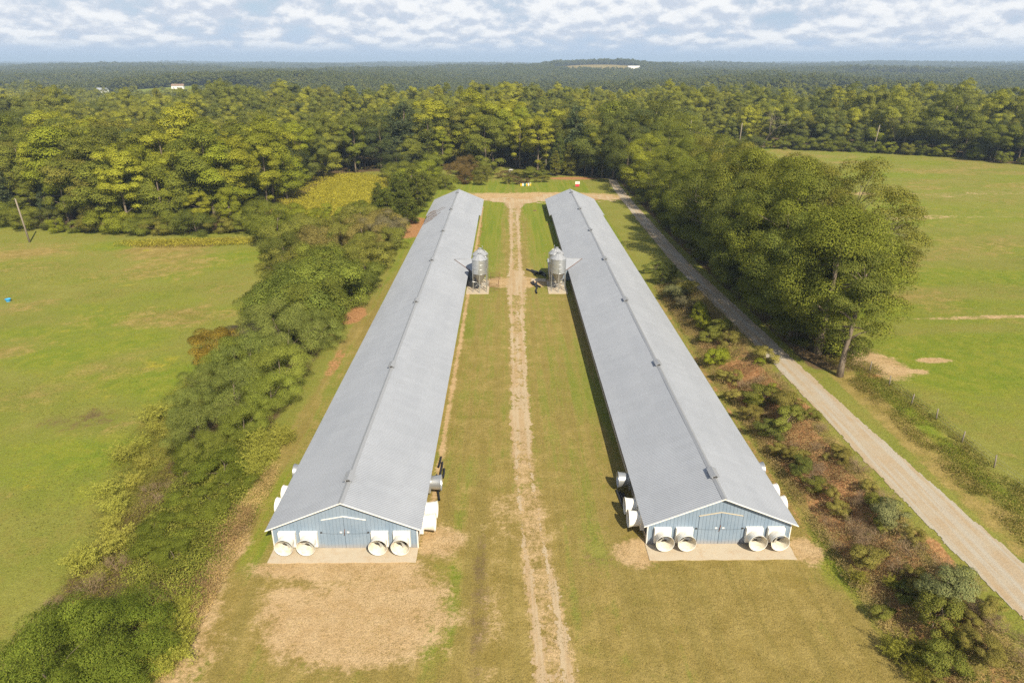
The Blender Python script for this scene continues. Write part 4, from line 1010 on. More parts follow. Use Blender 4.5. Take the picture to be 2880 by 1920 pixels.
for i, (x, y, h) in enumerate([(-29, 78, 5.0), (-34, 82, 5.6), (-30.5, 87.5, 5.6), (-37.5, 86, 5.0), (-27.4, 91.5, 4.4), (-33.5, 93, 6), (-28, 72, 4.0), (-33, 73.5, 5.0), (-38, 78.5, 3.8), (-29.2, 66, 3.4), (-34, 66.5, 4.4), (-37, 71.5, 3.8), (-31, 61.5, 3.2)]):
    hedge(P_FINE[i % 3], x, y, h*1.22, (0.215, 0.25, 0.058) if i % 3 else (0.23, 0.265, 0.045), 'fine-leaved grey-green locust tree in the hedgerow between the yellow weeds', 'fine-leaved trees of the hedgerow', wide=0.85)
hedge(P_HEDGE[1], -42.2, 91.5, 5.2, (0.26, 0.185, 0.028), 'orange-brown autumn tree at the pasture edge of the hedgerow', None)
hedge(P_HEDGE[0], -39.5, 95, 4.6, (0.10, 0.085, 0.06), 'greyish half-bare tree in the hedgerow beside the orange-brown tree', None)
for i, (x, y, h) in enumerate([(-28.5, 99.5, 6.2), (-33, 100.5, 7.2), (-38.5, 99.5, 6.6), (-41.5, 105, 6.2), (-30, 106.5, 7.2), (-36, 107, 7.6), (-42, 111.5, 6.8), (-28.6, 113, 6.2), (-35, 115, 7.6)]):
    hedge(P_HEDGE[i % 4], x, y, h*1.28, (0.145, 0.178, 0.034) if i % 2 else (0.17, 0.198, 0.034), 'dense dark green round-crowned tree in the middle of the hedgerow', 'dense dark trees of the hedgerow', wide=1.05)
for i, (x, y, h, c) in enumerate([(-30, 121, 6.4, 'olive'), (-36, 122, 7.4, 'mid'), (-43, 119, 6.6, 'oak'), (-28.4, 128, 5.6, 'olive'), (-40, 129, 6.6, 'olive'), (-47, 127, 6.2, 'olive'), (-29, 137, 5.8, 'olive'), (-44, 137, 6.6, 'brown'), (-50, 136, 6.6, 'oak'), (-31, 146, 6.2, 'brown'), (-39, 147, 6.6, 'olive'), (-47, 147, 6.2, 'brown'),
      (-55, 146, 6.6, 'olive'), (-27.8, 153, 5.6, 'grey'), (-35, 156, 6.4, 'brown'), (-43, 157, 6.4, 'olive'), (-51, 156, 6.2, 'olive'), (-59, 157, 7, 'mid'), (-63, 165, 7.6, 'mid'), (-29, 161, 5.4, 'brown'), (-38, 166, 6, 'olive'), (-47, 166, 4.8, 'bright'), (-56, 168, 5.6, 'bright'), (-25.4, 145, 4.4, 'olive'), (-25.6, 133, 4.2, 'olive'), (-25.8, 120, 4.0, 'mid')]):
    lab = {'olive': 'olive-green tree in the far half of the hedgerow', 'brown': 'russet-brown autumn tree in the far half of the hedgerow', 'mid': 'mid-green leafy tree in the far half of the hedgerow', 'oak': 'dark oak-like tree on the pasture side of the far hedgerow', 'bright': 'bright green low tree between the hedgerow and the yellow meadow', 'grey': 'grey thinning tree in the hedgerow near the pine clump'}[c]
    cc = {'olive': (0.215, 0.218, 0.042), 'brown': (0.25, 0.205, 0.06)}.get(c, c)
    hedge(P_HEDGE[(i*3) % 4], x, y, h*1.22, cc, lab, {'grey': None}.get(c, lab.split(' ')[0]+' trees in the far hedgerow'))
for i, (x, y, h) in enumerate([(-34, 130, 7.5), (-36.5, 138.5, 7.5), (-30.5, 132, 6.5)]):
    plant(P_PINE[(0, 2, 0)[i]], x, y, h, (0.165, 0.18, 0.035), 'light green young pine rising from the olive trees of the hedgerow', 'tree', 'young pines in the hedgerow', 'pine_tree', wide=1.2)
for i, (x, y, h) in enumerate([(-25, 171, 8.0), (-27, 178, 10.2), (-31, 174, 9.2), (-24.3, 185, 10.2), (-29, 187, 10.8), (-34, 181, 9.6), (-27, 194, 10.5), (-32, 196, 9.5), (-24.5, 201, 8.5)]):
    plant(P_PINE[(0, 2)[i % 2]], x, y, h, (0.125, 0.145, 0.026), 'green pine of the dense clump at the far corner of the barn', 'tree', 'pines at the far barn corner', 'pine_tree', wide=1.25)
for i, (x, y, h, c) in enumerate([(-50, 176, 4.6, 'bright'), (-57, 180, 5.4, 'bright'), (-44, 181, 4.2, 'bright'), (-39, 176, 4.5, 'mid'), (-41, 190, 4.0, 'mid'), (-50, 189, 3.6, 'bright'), (-37, 203, 5, 'olive'), (-66, 180, 6.5, 'mid'), (-72, 192, 7.5, 'mid')]):
    hedge(P_HEDGE[i % 3], x, y, h, c, 'vine-hung green tree at the near edge of the yellow meadow', 'vine-hung trees by the yellow meadow')
# belt behind the barns
for i, (x, y, h, c) in enumerate([(-24, 211, 5.5, 'mid'), (-20, 221, 5, 'mid'), (-14, 231, 4.6, 'brown'), (-9, 229, 3.6, 'olive'), (-17, 240, 6.5, 'brown'), (-26, 231, 8.5, 'bright'), (-31, 221, 7.5, 'bright'), (-8.5, 240, 5.0, 'olive'), (-27, 244, 9, 'mid'), (-14, 250, 7, 'brown'), (-36, 236, 8.5, 'mid'), (-40, 250, 10, 'dark'), (-7, 250, 5, 'mid')]):
    cc = {'brown': (0.15, 0.10, 0.035)}.get(c, c)
    lab = {'brown': 'reddish-brown scrub tree behind the far gable of the hedgerow barn', 'mid': 'mid-green scrub tree behind the far gable of the hedgerow barn', 'olive': 'olive scrub bush beside the grassy gap behind the barns', 'bright': 'bright green tall bush behind the pine clump', 'dark': 'dark rounded tree between yellow meadow and scrub'}[c]
    hedge(P_HEDGE[i % 3], x, y, h, cc, lab, None if c == 'dark' else lab[:28]+'s', name='scrub_tree')
for i, (x, y, h, c) in enumerate([(0, 232, 2.0, 'olive'), (2, 237, 2.4, 'brown'), (6, 233.5, 1.8, 'brown'), (4, 245, 2.8, 'olive'), (9, 243, 2.8, 'mid'), (11.5, 235, 2.0, 'olive'), (8, 250, 3, 'mid'), (12, 246, 2.6, 'mid'), (-0.5, 245, 2.6, 'brown'), (4, 230.5, 1.6, 'brown')]):
    cc = {'brown': (0.15, 0.11, 0.045)}.get(c, c)
    plant(P_SHRUB[i % 3], x, y, h, cc, 'low brown-green shrub of the thicket island behind the barns', 'shrub', 'shrubs of the thicket island', 'shrub', wide=1.7, parts=('foliage', 'stem'))
for i, (x, y, h) in enumerate([(17, 248, 8.5), (22.5, 250, 10.5), (27.5, 249, 11.5), (31.5, 253, 12.5), (35, 247, 10.5), (24.5, 256, 12), (13.5, 256, 9)]):
    plant(P_PINE[(2, 0, 1)[i % 3]], x, y, h, (0.17, 0.175, 0.028), 'yellow-green pine over bare red ground behind the barns', 'tree', 'pines behind the barns', 'pine_tree', wide=1.15)

# shrubs leaning out of the wood margins, each one rooted at the edge
rs = random.Random(21)
x = -150.0
while x < 215:
    if not (-62 < x < 62):
        y = float(wood_edge(x))-rs.uniform(-1.5, 2.5); zl, zg = zone(x)
        if in_view(x, y, 6):
            c = rs.choice(('mid', 'oak', 'olive', 'bright', 'mid')); nm = {'mid': 'mid-green', 'oak': 'dark green', 'olive': 'olive', 'bright': 'bright green'}[c]
            plant(P_HEDGE[rs.randrange(3)], x, y, rs.uniform(3.5, 7.0), c, nm+' sapling at the margin '+zl.replace('in the', 'of the', 1), 'sapling', nm+' saplings of the '+zg, 'sapling', wide=rs.uniform(.9, 1.25), sink=0.3)
    x += rs.uniform(3.2, 6.5)

# ------------------------------------------------------------------ shrubs on the bank between barn and road
BANK = [(28.6, 110, 3.0, 'silver'), (30.3, 111.5, 2.6, 'olive'), (28.8, 104.5, 2.3, 'grey'), (29.8, 100, 2.6, 'bright'), (29.2, 95.5, 2.2, 'bright'), (30.5, 92, 2.4, 'mid'), (28.9, 90.5, 2.1, 'mid'), (30.8, 87.5, 1.8, 'olive'), (28.4, 127, 2.3, 'dark'), (28.2, 120, 2.3, 'dark'), (30.5, 123, 2.0, 'dark'),
        (33.2, 80.5, 2.2, 'olive'), (27.8, 83, 2.4, 'bright'), (28.6, 77.5, 1.6, 'olive'), (29.6, 70.5, 2.8, 'mid'), (31.0, 67.5, 2.4, 'olive'), (28.2, 64, 2.2, 'dark'), (30.2, 64.5, 2.4, 'mid'), (32.8, 64.5, 1.3, 'mid'), (27.6, 68, 1.6, 'olive'), (28.5, 57, 2.0, 'dark'), (28.9, 54.2, 1.6, 'mid'), (28.0, 60.5, 1.5, 'olive'),
        (29.4, 51.6, 1.3, 'olive'), (31.8, 47, 2.2, 'silver'), (28.7, 43.6, 1.9, 'olive'), (31.8, 38.6, 2.7, 'silver'), (30.0, 36.6, 2.3, 'mid'), (28.6, 33.2, 2.0, 'mid'), (29.6, 39.5, 1.5, 'dark'), (33.4, 36.4, 1.4, 'olive'), (27.4, 38.5, 1.2, 'mid'), (31, 33.5, 1.6, 'olive')]
rb = random.Random(5)
for _ in range(30):
    yb = rb.choice((rb.uniform(31, 60), rb.uniform(58, 100))); BANK.append((rb.uniform(27.2, 32.6), yb, rb.uniform(0.7, 1.5), rb.choice(('olive', 'mid', 'olive', 'grey2', 'olive', 'bright'))))
BANK = [(a, b, c, 'olive' if d == 'grey2' else d) for a, b, c, d in BANK]
SL = {'silver': 'silvery-leaved shrub on the clay bank beside the road', 'olive': 'olive shrub on the clay bank between barn and road', 'bright': 'bright yellow-green shrub on the bank beside the long barn wall', 'mid': 'mid-green leafy shrub on the bank between barn and road', 'dark': 'dark glossy shrub on the shaded bank between barn and road', 'grey': 'dry grey shrub on the bank beside the silvery shrub'}
for i, (x, y, h, c) in enumerate(BANK):
    plant(P_SHRUB[i % 3], x, y, h, {'mid': (0.19, 0.20, 0.04), 'dark': (0.13, 0.15, 0.036), 'olive': (0.25, 0.22, 0.055), 'silver': (0.22, 0.235, 0.095)}.get(c, c), SL[c], 'shrub', {'grey': None}.get(c, c+' shrubs on the bank'), 'shrub', wide=1.05, parts=('foliage', 'stem'), sink=0.08)
plant(P_HEDGE[0], -54.0, 53.2, 6.0, 'mid', 'lone green tree in the pasture beside the hedgerow', 'tree', None, 'tree', wide=0.7)
# feathery yellow-green dog fennel
FEN = [(27.2, 42, 1.3), (29.2, 40.9, 1.1), (26.5, 35.3, 1.5), (27.3, 34.6, 1.4), (28.2, 34.9, 1.5), (30.2, 34.6, 1.4), (27.0, 33.2, 1.3)]
for x, y, h in FEN: plant(P_PLUME[int(x*7) % 3], x, y, h, (0.27, 0.26, 0.045), 'feathery yellow-green weed clump at the foot of the clay bank', 'weed', 'feathery weeds on the bank', 'dog_fennel', parts=('foliage', 'stem'))
FEL = [(-38.2, 55.5), (-39.6, 58), (-38, 59.8), (-41, 61), (-40, 63.5), (-42.6, 65), (-41.2, 67.3), (-43.6, 69), (-42.0, 71.2), (-44, 74), (-42.6, 76.3), (-43.8, 79), (-41.6, 80.5), (-36.3, 47.5), (-35.0, 45.5), (-36.8, 50.2), (-37.2, 53), (-34.2, 49.8), (-41.4, 84), (-39.8, 74), (-40.4, 70)]
for i, (x, y) in enumerate(FEL):
    if i % 4 == 3: continue
    plant(P_PLUME[i % 3], x+0.8*math.sin(i*5.1), y, 1.75+0.5*math.sin(i*3), (0.37, 0.36, 0.068), 'feathery yellow weed clump along the pasture side of the hedgerow', 'weed', 'yellow weeds along the pasture', 'dog_fennel', wide=1.15)
FER = [(-24.8, 57.6), (-25.6, 59.4), (-24.4, 60.6), (-25.2, 62.4), (-23.9, 63.8), (-25.0, 65.4), (-26.4, 61.2), (-26.8, 64), (-23.5, 38.2), (-24.2, 39.8), (-22.6, 35.4), (-23.2, 34.2), (-22.9, 36.6), (-24.6, 37.4)]
for i, (x, y) in enumerate(FER): plant(P_PLUME[i % 3], x, y, 1.7+0.4*math.sin(i*2), (0.34, 0.335, 0.06), 'feathery yellow-green weed clump on the barn side of the hedgerow', 'weed', 'yellow weeds along the barn lawn', 'dog_fennel')
for i, (x, y, h) in enumerate([(-28.5, 59, 3.2), (-30.5, 54.5, 2.6), (-27.2, 51.5, 2.4), (-29.2, 47, 2.4), (-31.6, 50, 2.2), (-26.6, 55.5, 2.2), (-32.4, 61.5, 3.0), (-27.4, 45.4, 1.9)]):
    plant(P_HEDGE[(1, 0, 3)[i % 3]], x, y, h, (0.135, 0.16, 0.024), 'vine-smothered green bush rising from the bramble mound', 'shrub', 'vine-smothered bushes in the bramble', 'shrub', wide=1.3, parts=('foliage', 'stem'), sink=0.2)
# dry twiggy brush
BR = [(-34.0, 44.0, 1.9), (-33.0, 46.2, 1.8), (-34.8, 56.2, 1.7), (-33.2, 57.6, 1.8), (-36.0, 58.2, 1.5), (-31.8, 58.8, 1.6), (-34.6, 40.8, 1.5), (-36.4, 42.6, 1.2), (-25.2, 40.9, 1.3), (-26.8, 41.6, 1.4), (-24.3, 42.2, 1.1)]
for i, (x, y, h) in enumerate(BR): plant(P_BRUSH[i % 3], x, y, h, 'grey', 'leafless tangle of pale dry brush in the near hedgerow', 'brush', 'dry brush in the hedgerow', 'dry_brush', wide=1.2, parts=('twigs', 'stem'))
BRR = [(rb.uniform(27.5, 33.2), rb.uniform(31, 76), rb.uniform(0.9, 1.5)) for _ in range(26)] + [(29.3, 44.8, 1.4), (30.4, 45.6, 1.3), (29.6, 47.2, 1.5), (32.9, 41.2, 1.3), (33.8, 39.0, 1.2), (33.2, 35.2, 1.3), (34.0, 33.6, 1.2), (31.6, 43.2, 1.5), (28.2, 49, 1.1), (30.8, 49.6, 1.2), (30.2, 41.8, 1.4), (28.6, 72, 1.3), (30.4, 75, 1.3), (29.0, 75.4, 1.4), (33.0, 32.0, 1.3), (28.4, 59, 1.2), (27.4, 46.2, 1.0)]
for i, (x, y, h) in enumerate(BRR): plant(P_BRUSH[i % 3], x, y, h, 'grey', 'leafless brown brush on the clay bank below the road', 'brush', 'dry brush on the bank', 'dry_brush', wide=1.25, parts=('twigs', 'stem'))

# ------------------------------------------------------------------ ground cover that nobody could count
def cover(name, label, n, box, fn, hfun, size, col, seed, asp=0.6, up=0.6, mat=None, droop=0.0):
    r = np.random.default_rng(seed); x0, x1, y0, y1 = box
    x = r.uniform(x0, x1, n*3); y = r.uniform(y0, y1, n*3); m = fn(x, y) > r.uniform(0, 1, n*3)*0.6
    x, y = x[m][:n], y[m][:n]; k = len(x)
    hh = hfun(x, y); q = r.uniform(0.0, 1.0, k)**0.45
    c = np.stack([x, y, height(x, y)+hh*q+0.02], 1)
    e = 0.25; gx = (hfun(x+e, y)-hfun(x-e, y))/(2*e); gy = (hfun(x, y+e)-hfun(x, y-e))/(2*e)
    nn = np.stack([-gx, -gy, np.ones(k)], 1); nn /= np.linalg.norm(nn, axis=1, keepdims=True)
    v, f = leaf_quads(c, nn*up*1.6, size, r, asp, 1.0, droop)
    o = obj_me(name, mesh_np(name, v, f, mat or M_leaf)); o.color = (*col, 1)
    return tag(o, label, 'undergrowth', kind='stuff')
def kz(x, y):
    cxm = np.interp(y, [30, 40, 44, 50, 58, 66, 75], [-27, -27.0, -27.4, -29, -30, -30, -31]); w = np.interp(y, [36, 40, 44, 50, 58, 66, 75], [1, 3.2, 4.6, 5.0, 4.6, 4.0, 2])
    return (1.15-np.abs(x-cxm)/w)+(fb(x, y, 4, 301)-0.5)*0.9
M_vine = mat_leaf('vine leaves', None, 0.22, (0.21, 0.11, 0.045), 0.22, 0.72, 1.3)
cover('bramble', 'dense green bramble and vine mound covering the near hedgerow', 85000, (-35, -22.5, 38, 74), kz, lambda x, y: 0.25+2.7*fb(x, y, 4.0, 302)**1.5*np.clip(kz(x, y)*1.6, 0.15, 1), 0.13, (0.20, 0.215, 0.036), 31, mat=M_vine)
cover('dry_bramble', 'brown withered bramble at the lawn edge of the hedgerow', 11000, (-29, -22.2, 38.5, 52), lambda x, y: np.maximum(blob(x, y, -25.6, 41.6, 3.2, 2.2, 0.6), blob(x, y, -23.9, 49, 1.4, 3.0, 0.6))*(0.4+0.7*fb(x, y, 1.5, 303)), lambda x, y: 0.35+1.1*fb(x, y, 2.5, 304), 0.11, (0.26, 0.16, 0.08), 32, 0.4)
cover('weeds', 'mixed rough weeds filling the pasture side of the hedgerow', 52000, (-46, -30, 38, 98), lambda x, y: np.clip(1.1-np.abs(x-np.interp(y, [38, 48, 56, 68, 80, 98], [-34, -34.5, -36.5, -40, -41, -40]))/np.interp(y, [38, 60, 98], [2.6, 4.2, 3.6]), 0, 1)*(0.3+0.9*fb(x, y, 3, 305)), lambda x, y: 0.15+0.9*fb(x, y, 2.8, 306), 0.14, (0.20, 0.185, 0.036), 33, 0.35, 0.3)
cover('dry_grass', 'tall straw-coloured dead grass at the lawn edge of the hedgerow', 12000, (-25.6, -22.2, 33, 60), lambda x, y: np.maximum(blob(x, y, -23.6, 54, 0.9, 4.6, 0.5), 0.75*blob(x, y, -23.0, 42, 0.9, 9, 0.6))*(0.3+0.9*fb(x, y, 1.6, 307)), lambda x, y: 0.25+0.7*fb(x, y, 2.0, 308), 0.24, (0.50, 0.36, 0.15), 34, 0.10, -0.2)
cover('bank_weeds', 'rough brown and green weeds over the clay bank below the road', 80000, (26, 34, 30, 118), lambda x, y: np.clip(fb(x, y, 3.2, 309)*2.6-0.75, 0, 1)*ss(26.0, 27.0, x)*(1-ss(32.2, 33.8, x)), lambda x, y: 0.12+1.0*fb(x, y, 2.4, 310)**1.4, 0.13, (0.29, 0.215, 0.095), 35, 0.35, 0.2)
cover('bank_dry_grass', 'tall tan dead grass standing in drifts on the clay bank', 26000, (26, 34.5, 30, 112), lambda x, y: np.clip(fb(x, y, 4, 341)*3.0-1.25, 0, 1)*ss(26.3, 27.4, x)*(1-ss(32.8, 34.2, x)), lambda x, y: 0.2+0.9*fb(x, y, 2.2, 342), 0.22, (0.40, 0.30, 0.135), 45, 0.12, 0.2)
cover('roadside_weeds', 'tangled green and brown weeds along the wire fence', 42000, (40.2, 48, 34, 82), lambda x, y: np.clip(fb(x, y, 2.6, 311)*2.4-0.75, 0, 1)*ss(40.4, 41.6, x)*(1-ss(45.4, 47.4, x)), lambda x, y: 0.08+0.5*fb(x, y, 2.0, 312)**1.5, 0.13, (0.16, 0.165, 0.03), 36, 0.4, 0.3, mat=mat_leaf('roadside leaves', None, 0.22, (0.30, 0.19, 0.08), 0.55, 0.6, 1.4))
cover('goldenrod', 'yellow goldenrod filling the meadow beyond the hedgerow', 38000, (-90, -38, 172, 262), lambda x, y: blob(x, y, -60, 218, 22, 44, 0.2)*(0.4+0.8*fb(x, y, 6, 313)), lambda x, y: 0.4+1.0*fb(x, y, 5, 314), 0.42, (0.36, 0.32, 0.035), 37, 0.35, 0.3)
cover('goldenrod', 'yellow goldenrod strip along the foot of the wood at the pasture end', 14000, (-94, -58, 150, 170), lambda x, y: blob(x, y, -76, 160.5, 15, 3.0, 0.4), lambda x, y: 0.4+0.8*fb(x, y, 4, 315), 0.30, (0.35, 0.31, 0.04), 38, 0.35, 0.3)
cover('wood_margin', 'low dark undergrowth along the foot of the woods', 26000, (-160, 210, 165, 350), lambda x, y: np.clip(1-np.abs(y-wood_edge(x)-1.0)/3.2, 0, 1), lambda x, y: 0.5+2.6*fb(x, y, 6, 316), 0.50, (0.12, 0.125, 0.028), 39, 0.5, 0.4)
cover('lawn_grass', 'short worn grass over the lawn before and between the barns', 45000, (-22, 26, 31, 85), lambda x, y: np.clip(fb(x, y, 2.2, 331)*2.4-0.7, 0, 1)*(1-ss(60, 85, y)*0.6)*((np.abs(x+13.7) > 7.2) | (y < 44.6))*((np.abs(x-17.7) > 7.2) | (y < 44.8)), lambda x, y: 0.02+0.05*fb(x, y, 3, 332), 0.09, (0.26, 0.205, 0.062), 44, 0.3, 1.6, mat=mat_leaf('lawn blades', None, 0.15, (0.30, 0.22, 0.08), 0.6, 0.75, 1.25))
cover('pasture_tufts', 'coarse grass tufts scattered over the pasture beside the hedgerow', 30000, (-120, -38, 34, 165), lambda x, y: np.clip(fb(x*0.7, y*1.3, 9, 317)*2.2-0.85, 0, 1)*ss(-0.85*y-4, -0.85*y+2, x)*ss(-36, -44, x)*np.clip(70/y, 0, 1), lambda x, y: 0.03+0.22*fb(x, y, 3, 318), 0.17, (0.20, 0.205, 0.04), 40, 0.3, 2.2, mat=mat_leaf('pasture blades', None, 0.3, (0.36, 0.29, 0.10), 0.5, 0.8, 1.25))
cover('roadside_pasture_tufts', 'coarse grass tufts scattered over the pasture beyond the road', 20000, (46, 130, 40, 200), lambda x, y: np.clip(fb(x*0.7, y*1.3, 8, 319)*2.2-0.85, 0, 1)*(1-ss(0.8*y, 0.8*y+6, x))*np.clip(70/y, 0, 1), lambda x, y: 0.03+0.2*fb(x, y, 3, 320), 0.17, (0.185, 0.205, 0.034), 41, 0.3, 2.2, mat=bpy.data.materials['pasture blades'])

# ------------------------------------------------------------------ poles, wires and fence
def pole(x, y, h, label, grp=None, lean=(0, 0), arm=False, name='utility_pole', r=0.15):
    z = hz(x, y); o = empty(name, (x, y, z)); tag(o, label, 'pole', grp); o.rotation_euler = (lean[0], lean[1], 0)
    MB().tube([(0, 0, -0.8), (0, 0, h*0.5), (0, 0, h)], [r*1.1, r*0.95, r*0.75], 10).build('shaft', M_wood, o)
    if arm: MB().box((-1.1, -0.22, h-0.75), (1.1, -0.12, h-0.60)).build('crossarm', M_wood, o)
    MB().tube([(0, -0.17, h-0.15), (0, -0.17, h+0.12)], [0.05, 0.03], 8).build('insulator', M_galv, o)
    return o
def wire(a, b, sag, label, r=0.02, name='power_line', grp=None):
    a, b = Vector(a), Vector(b); p = [a.lerp(b, i/14)-Vector((0, 0, sag*4*(i/14)*(1-i/14))) for i in range(15)]
    return tag(MB().tube(p, r, 4).build(name, M_dark), label, 'wire', grp)
pole(-116.6, 164, 10.6, 'leaning grey wooden utility pole standing in the pasture beside the hedgerow', None, (0.0, -0.06), r=0.2)
P1, P2, P3 = (84.6, 328.4), (106.0, 322.7), (159.1, 305.4)
pole(*P1, 12.4, 'tall utility pole with yellow-guarded stay wires at the wood corner', None, r=0.26)
pole(*P2, 11.2, 'straight utility pole in front of the wood beside the stayed pole', None, (0, 0.03), r=0.24)
pole(*P3, 11.6, 'leaning utility pole at the far edge of the roadside pasture', None, (0, 0.07), r=0.24)
for k, (dx, dy) in enumerate(((5.0, 1.5), (6.2, 2.0), (7.4, 2.4))):
    g = empty('stay_wire', (P1[0], P1[1], hz(*P1))); tag(g, 'stay wire with yellow guard running down from the tall pole', 'wire', 'stay wires of the tall pole')
    MB().tube([(0, 0, 11.0-k), (dx, dy, 0)], 0.03, 4).build('cable', M_dark, g)
    if k == 0: M_yel = simple('yellow plastic', (0.75, 0.45, 0.03), 0.5)
    a, b = Vector((dx, dy, 0)), Vector((0, 0, 11.0-k)); MB().tube([a, a.lerp(b, 0.17)], 0.09, 6).build('guard', M_yel, g)
for k, zz in enumerate((12.3, 10.2, 8.4)):
    wire((P1[0], P1[1], zz), (P1[0]-46, P1[1]+34, zz+1.5), 1.2, 'dark power line running from the tall pole into the wood', 0.035, grp='lines into the wood')
wire((P1[0], P1[1], 12.2), (P2[0], P2[1], 11.1), 0.6, 'dark power line between the stayed pole and its neighbour', 0.03)
wire((P2[0], P2[1], 11.1), (P3[0]+0.8, P3[1], 11.6), 1.6, 'dark power line running along the far pasture edge', 0.03)
wire((-117.2, 164, hz(-117, 164)+10.4), (-31.5, 273.5, 8.2), 2.0, 'thin service line running from the pasture pole to the yard light pole', 0.03)
lp = pole(-31.5, 273.5, 9.0, 'pale yard light pole behind the pine clump', None, name='light_pole', r=0.16)
MB().tube([(0.1, 0, 8.7), (0.8, 0, 8.9), (1.3, 0, 8.7)], 0.05, 6).build('bracket', M_galv, lp); MB().lathe([(0.02, 8.75), (0.28, 8.55), (0.30, 8.4), (0.22, 8.3)], (1.4, 0, 0), seg=14).build('lamp_head', M_white, lp)
pole(14.0, 254.5, 8.5, 'bare wooden pole standing among the pines behind the barns', None, r=0.16)
fence = empty('wire_fence', (45.5, 60, hz(45.5, 60))); tag(fence, 'wire fence on weathered wooden posts between road verge and pasture', 'fence')
FP = [(46.9, 33.5), (46.6, 38.0), (46.4, 42.5), (46.3, 46.8), (46.2, 51.0), (46.0, 55.0), (45.8, 59.6), (46.0, 64.4), (45.3, 68.0), (45.3, 72.8), (45.1, 77.1), (45.2, 81.5), (45.6, 86)]
pm = MB().tube([(0, 0, -0.4), (0.01, 0, 0.7), (0, 0.01, 1.32)], [0.075, 0.07, 0.065], 8).mesh('post', M_wood)
f0 = Vector(fence.location)
for k, (x, y) in enumerate(FP):
    o = obj_me('post', pm, fence, Vector((x, y, hz(x, y)))-f0, k*1.3); o.rotation_euler[0] = 0.05*math.sin(k*2.1); o.rotation_euler[1] = 0.05*math.cos(k*1.7)
for zz in (0.45, 0.8, 1.15):
    MB().tube([Vector((x-0.07, y, hz(x, y)+zz))-f0 for x, y in FP], 0.006, 4).build('wire', M_galv, fence)

# ------------------------------------------------------------------ odds and ends in the yard
def pipe(pts, label, grp, r=0.11, name='drain_pipe'):
    P = [Vector(p) for p in pts]; fine = []
    for a, b in zip(P, P[1:]):
        n = max(2, int((b-a).length/0.07))
        fine += [a.lerp(b, i/n) for i in range(n)]
    fine.append(P[-1]); rad = [r*(1.0 if i % 2 else 0.92) for i in range(len(fine))]
    m = MB().tube(fine, rad, 12, cap=False); m.tube(fine, [q*0.8 for q in rad], 12, cap=False)
    return tag(m.build(name, M_black), label, 'pipe', grp)
for a, b in (((-6.95, 60.9), (-7.05, 59.0)), ((-6.72, 59.9), (-6.75, 57.9)), ((-6.45, 58.7), (-6.42, 57.1)), ((-6.72, 57.9), (-7.0, 56.2)), ((-7.1, 57.6), (-7.12, 56.6)), ((-6.9, 55.6), (-6.45, 53.4))):
    pipe([(*a, 0.12), ((a[0]+b[0])/2+0.03, (a[1]+b[1])/2, 0.12), (*b, 0.12)], 'length of black corrugated pipe lying by the galvanised fan of the hedgerow barn', 'black pipes by the hedgerow barn')
for a, b in (((10.35, 54.9), (10.55, 52.2)), ((10.62, 54.6), (10.85, 52.4)), ((10.9, 54.4), (11.05, 52.6))):
    pipe([(*a, 0.12), (*b, 0.12)], 'length of black corrugated pipe in the shade by the fans of the road barn', 'black pipes by the road barn')
HEAP = [[(3.7, 129.6), (4.6, 128.4), (5.3, 126.2)], [(4.6, 128.6), (5.6, 127.4), (6.0, 126.0)], [(5.0, 127.2), (5.9, 126.3), (6.6, 126.6)], [(4.3, 121.1), (4.7, 119.6)], [(4.7, 121.7), (5.0, 119.3), (5.3, 117.8), (5.0, 116.2), (5.1, 114.7)], [(5.3, 121.0), (5.2, 119.5), (5.9, 118.2)], [(5.6, 128.0), (6.6, 126.2), (7.2, 124.6)], [(6.2, 128.0), (7.0, 126.5), (7.2, 125.3)]]
for k, p in enumerate(HEAP):
    near = p[0][1] < 122.5
    pipe([(x, y, 0.16+(0.14*(k % 3) if not near else 0)) for x, y in p], 'bent black corrugated pipe on the grass beside the front silo' if near else 'black corrugated pipe of the heap beyond the concrete walk', 'pipes beside the silo' if near else 'pipe heap beyond the walk', 0.15)
def rack(x, y, rz, label):
    o = empty('pipe_panel', (x, y, 0.02), rz); tag(o, label, 'gate', None); L_, Hh = 1.75, 1.15
    MB().tube([(-L_/2, 0, 0), (-L_/2, 0, Hh), (L_/2, 0, Hh), (L_/2, 0, 0), (-L_/2, 0, 0.02)], 0.03, 6).build('frame', M_rust, o)
    for k in range(1, 4): MB().tube([(-L_/2, 0, Hh*k/4), (L_/2, 0, Hh*k/4)], 0.02, 5).build('rail', M_rust, o)
    for s in (-1, 1): MB().tube([(s*L_/2, -0.7, 0.0), (s*L_/2, 0, Hh*0.95), (s*L_/2, 0.7, 0.0)], 0.025, 5).build('leg', M_rust, o)
    MB().tube([(-L_/2, -0.7, 0.02), (L_/2, -0.7, 0.02)], 0.022, 5).build('rail', M_rust, o)
rack(-2.35, 124.0, 0.05, 'rusty pipe frame rack beside the silo, further up the track')
rack(-2.55, 119.4, 0.12, 'rusty pipe frame rack on dark soil beside the front silo')
tb = empty('feed_tub', (-92.8, 120.8, hz(-92.8, 120.8))); tag(tb, 'small bright blue tub lying in the open pasture', 'tub')
M_bluep = simple('blue plastic', (0.06, 0.36, 0.72), 0.45)
MB().lathe([(0.36, 0.0), (0.45, 0.48), (0.48, 0.5), (0.45, 0.5), (0.33, 0.05), (0.001, 0.05)], seg=20).build('body', M_bluep, tb)
MB().lathe([(0.475, 0.47), (0.50, 0.47), (0.50, 0.52), (0.475, 0.52)], seg=20).build('rim', M_bluep, tb)
sg = empty('sign_stand', (22.8, 225.2, 0)); tag(sg, 'white notice board over a red panel on the grass behind the barns', 'sign')
M_red = simple('red paint', (0.62, 0.05, 0.07), 0.55)
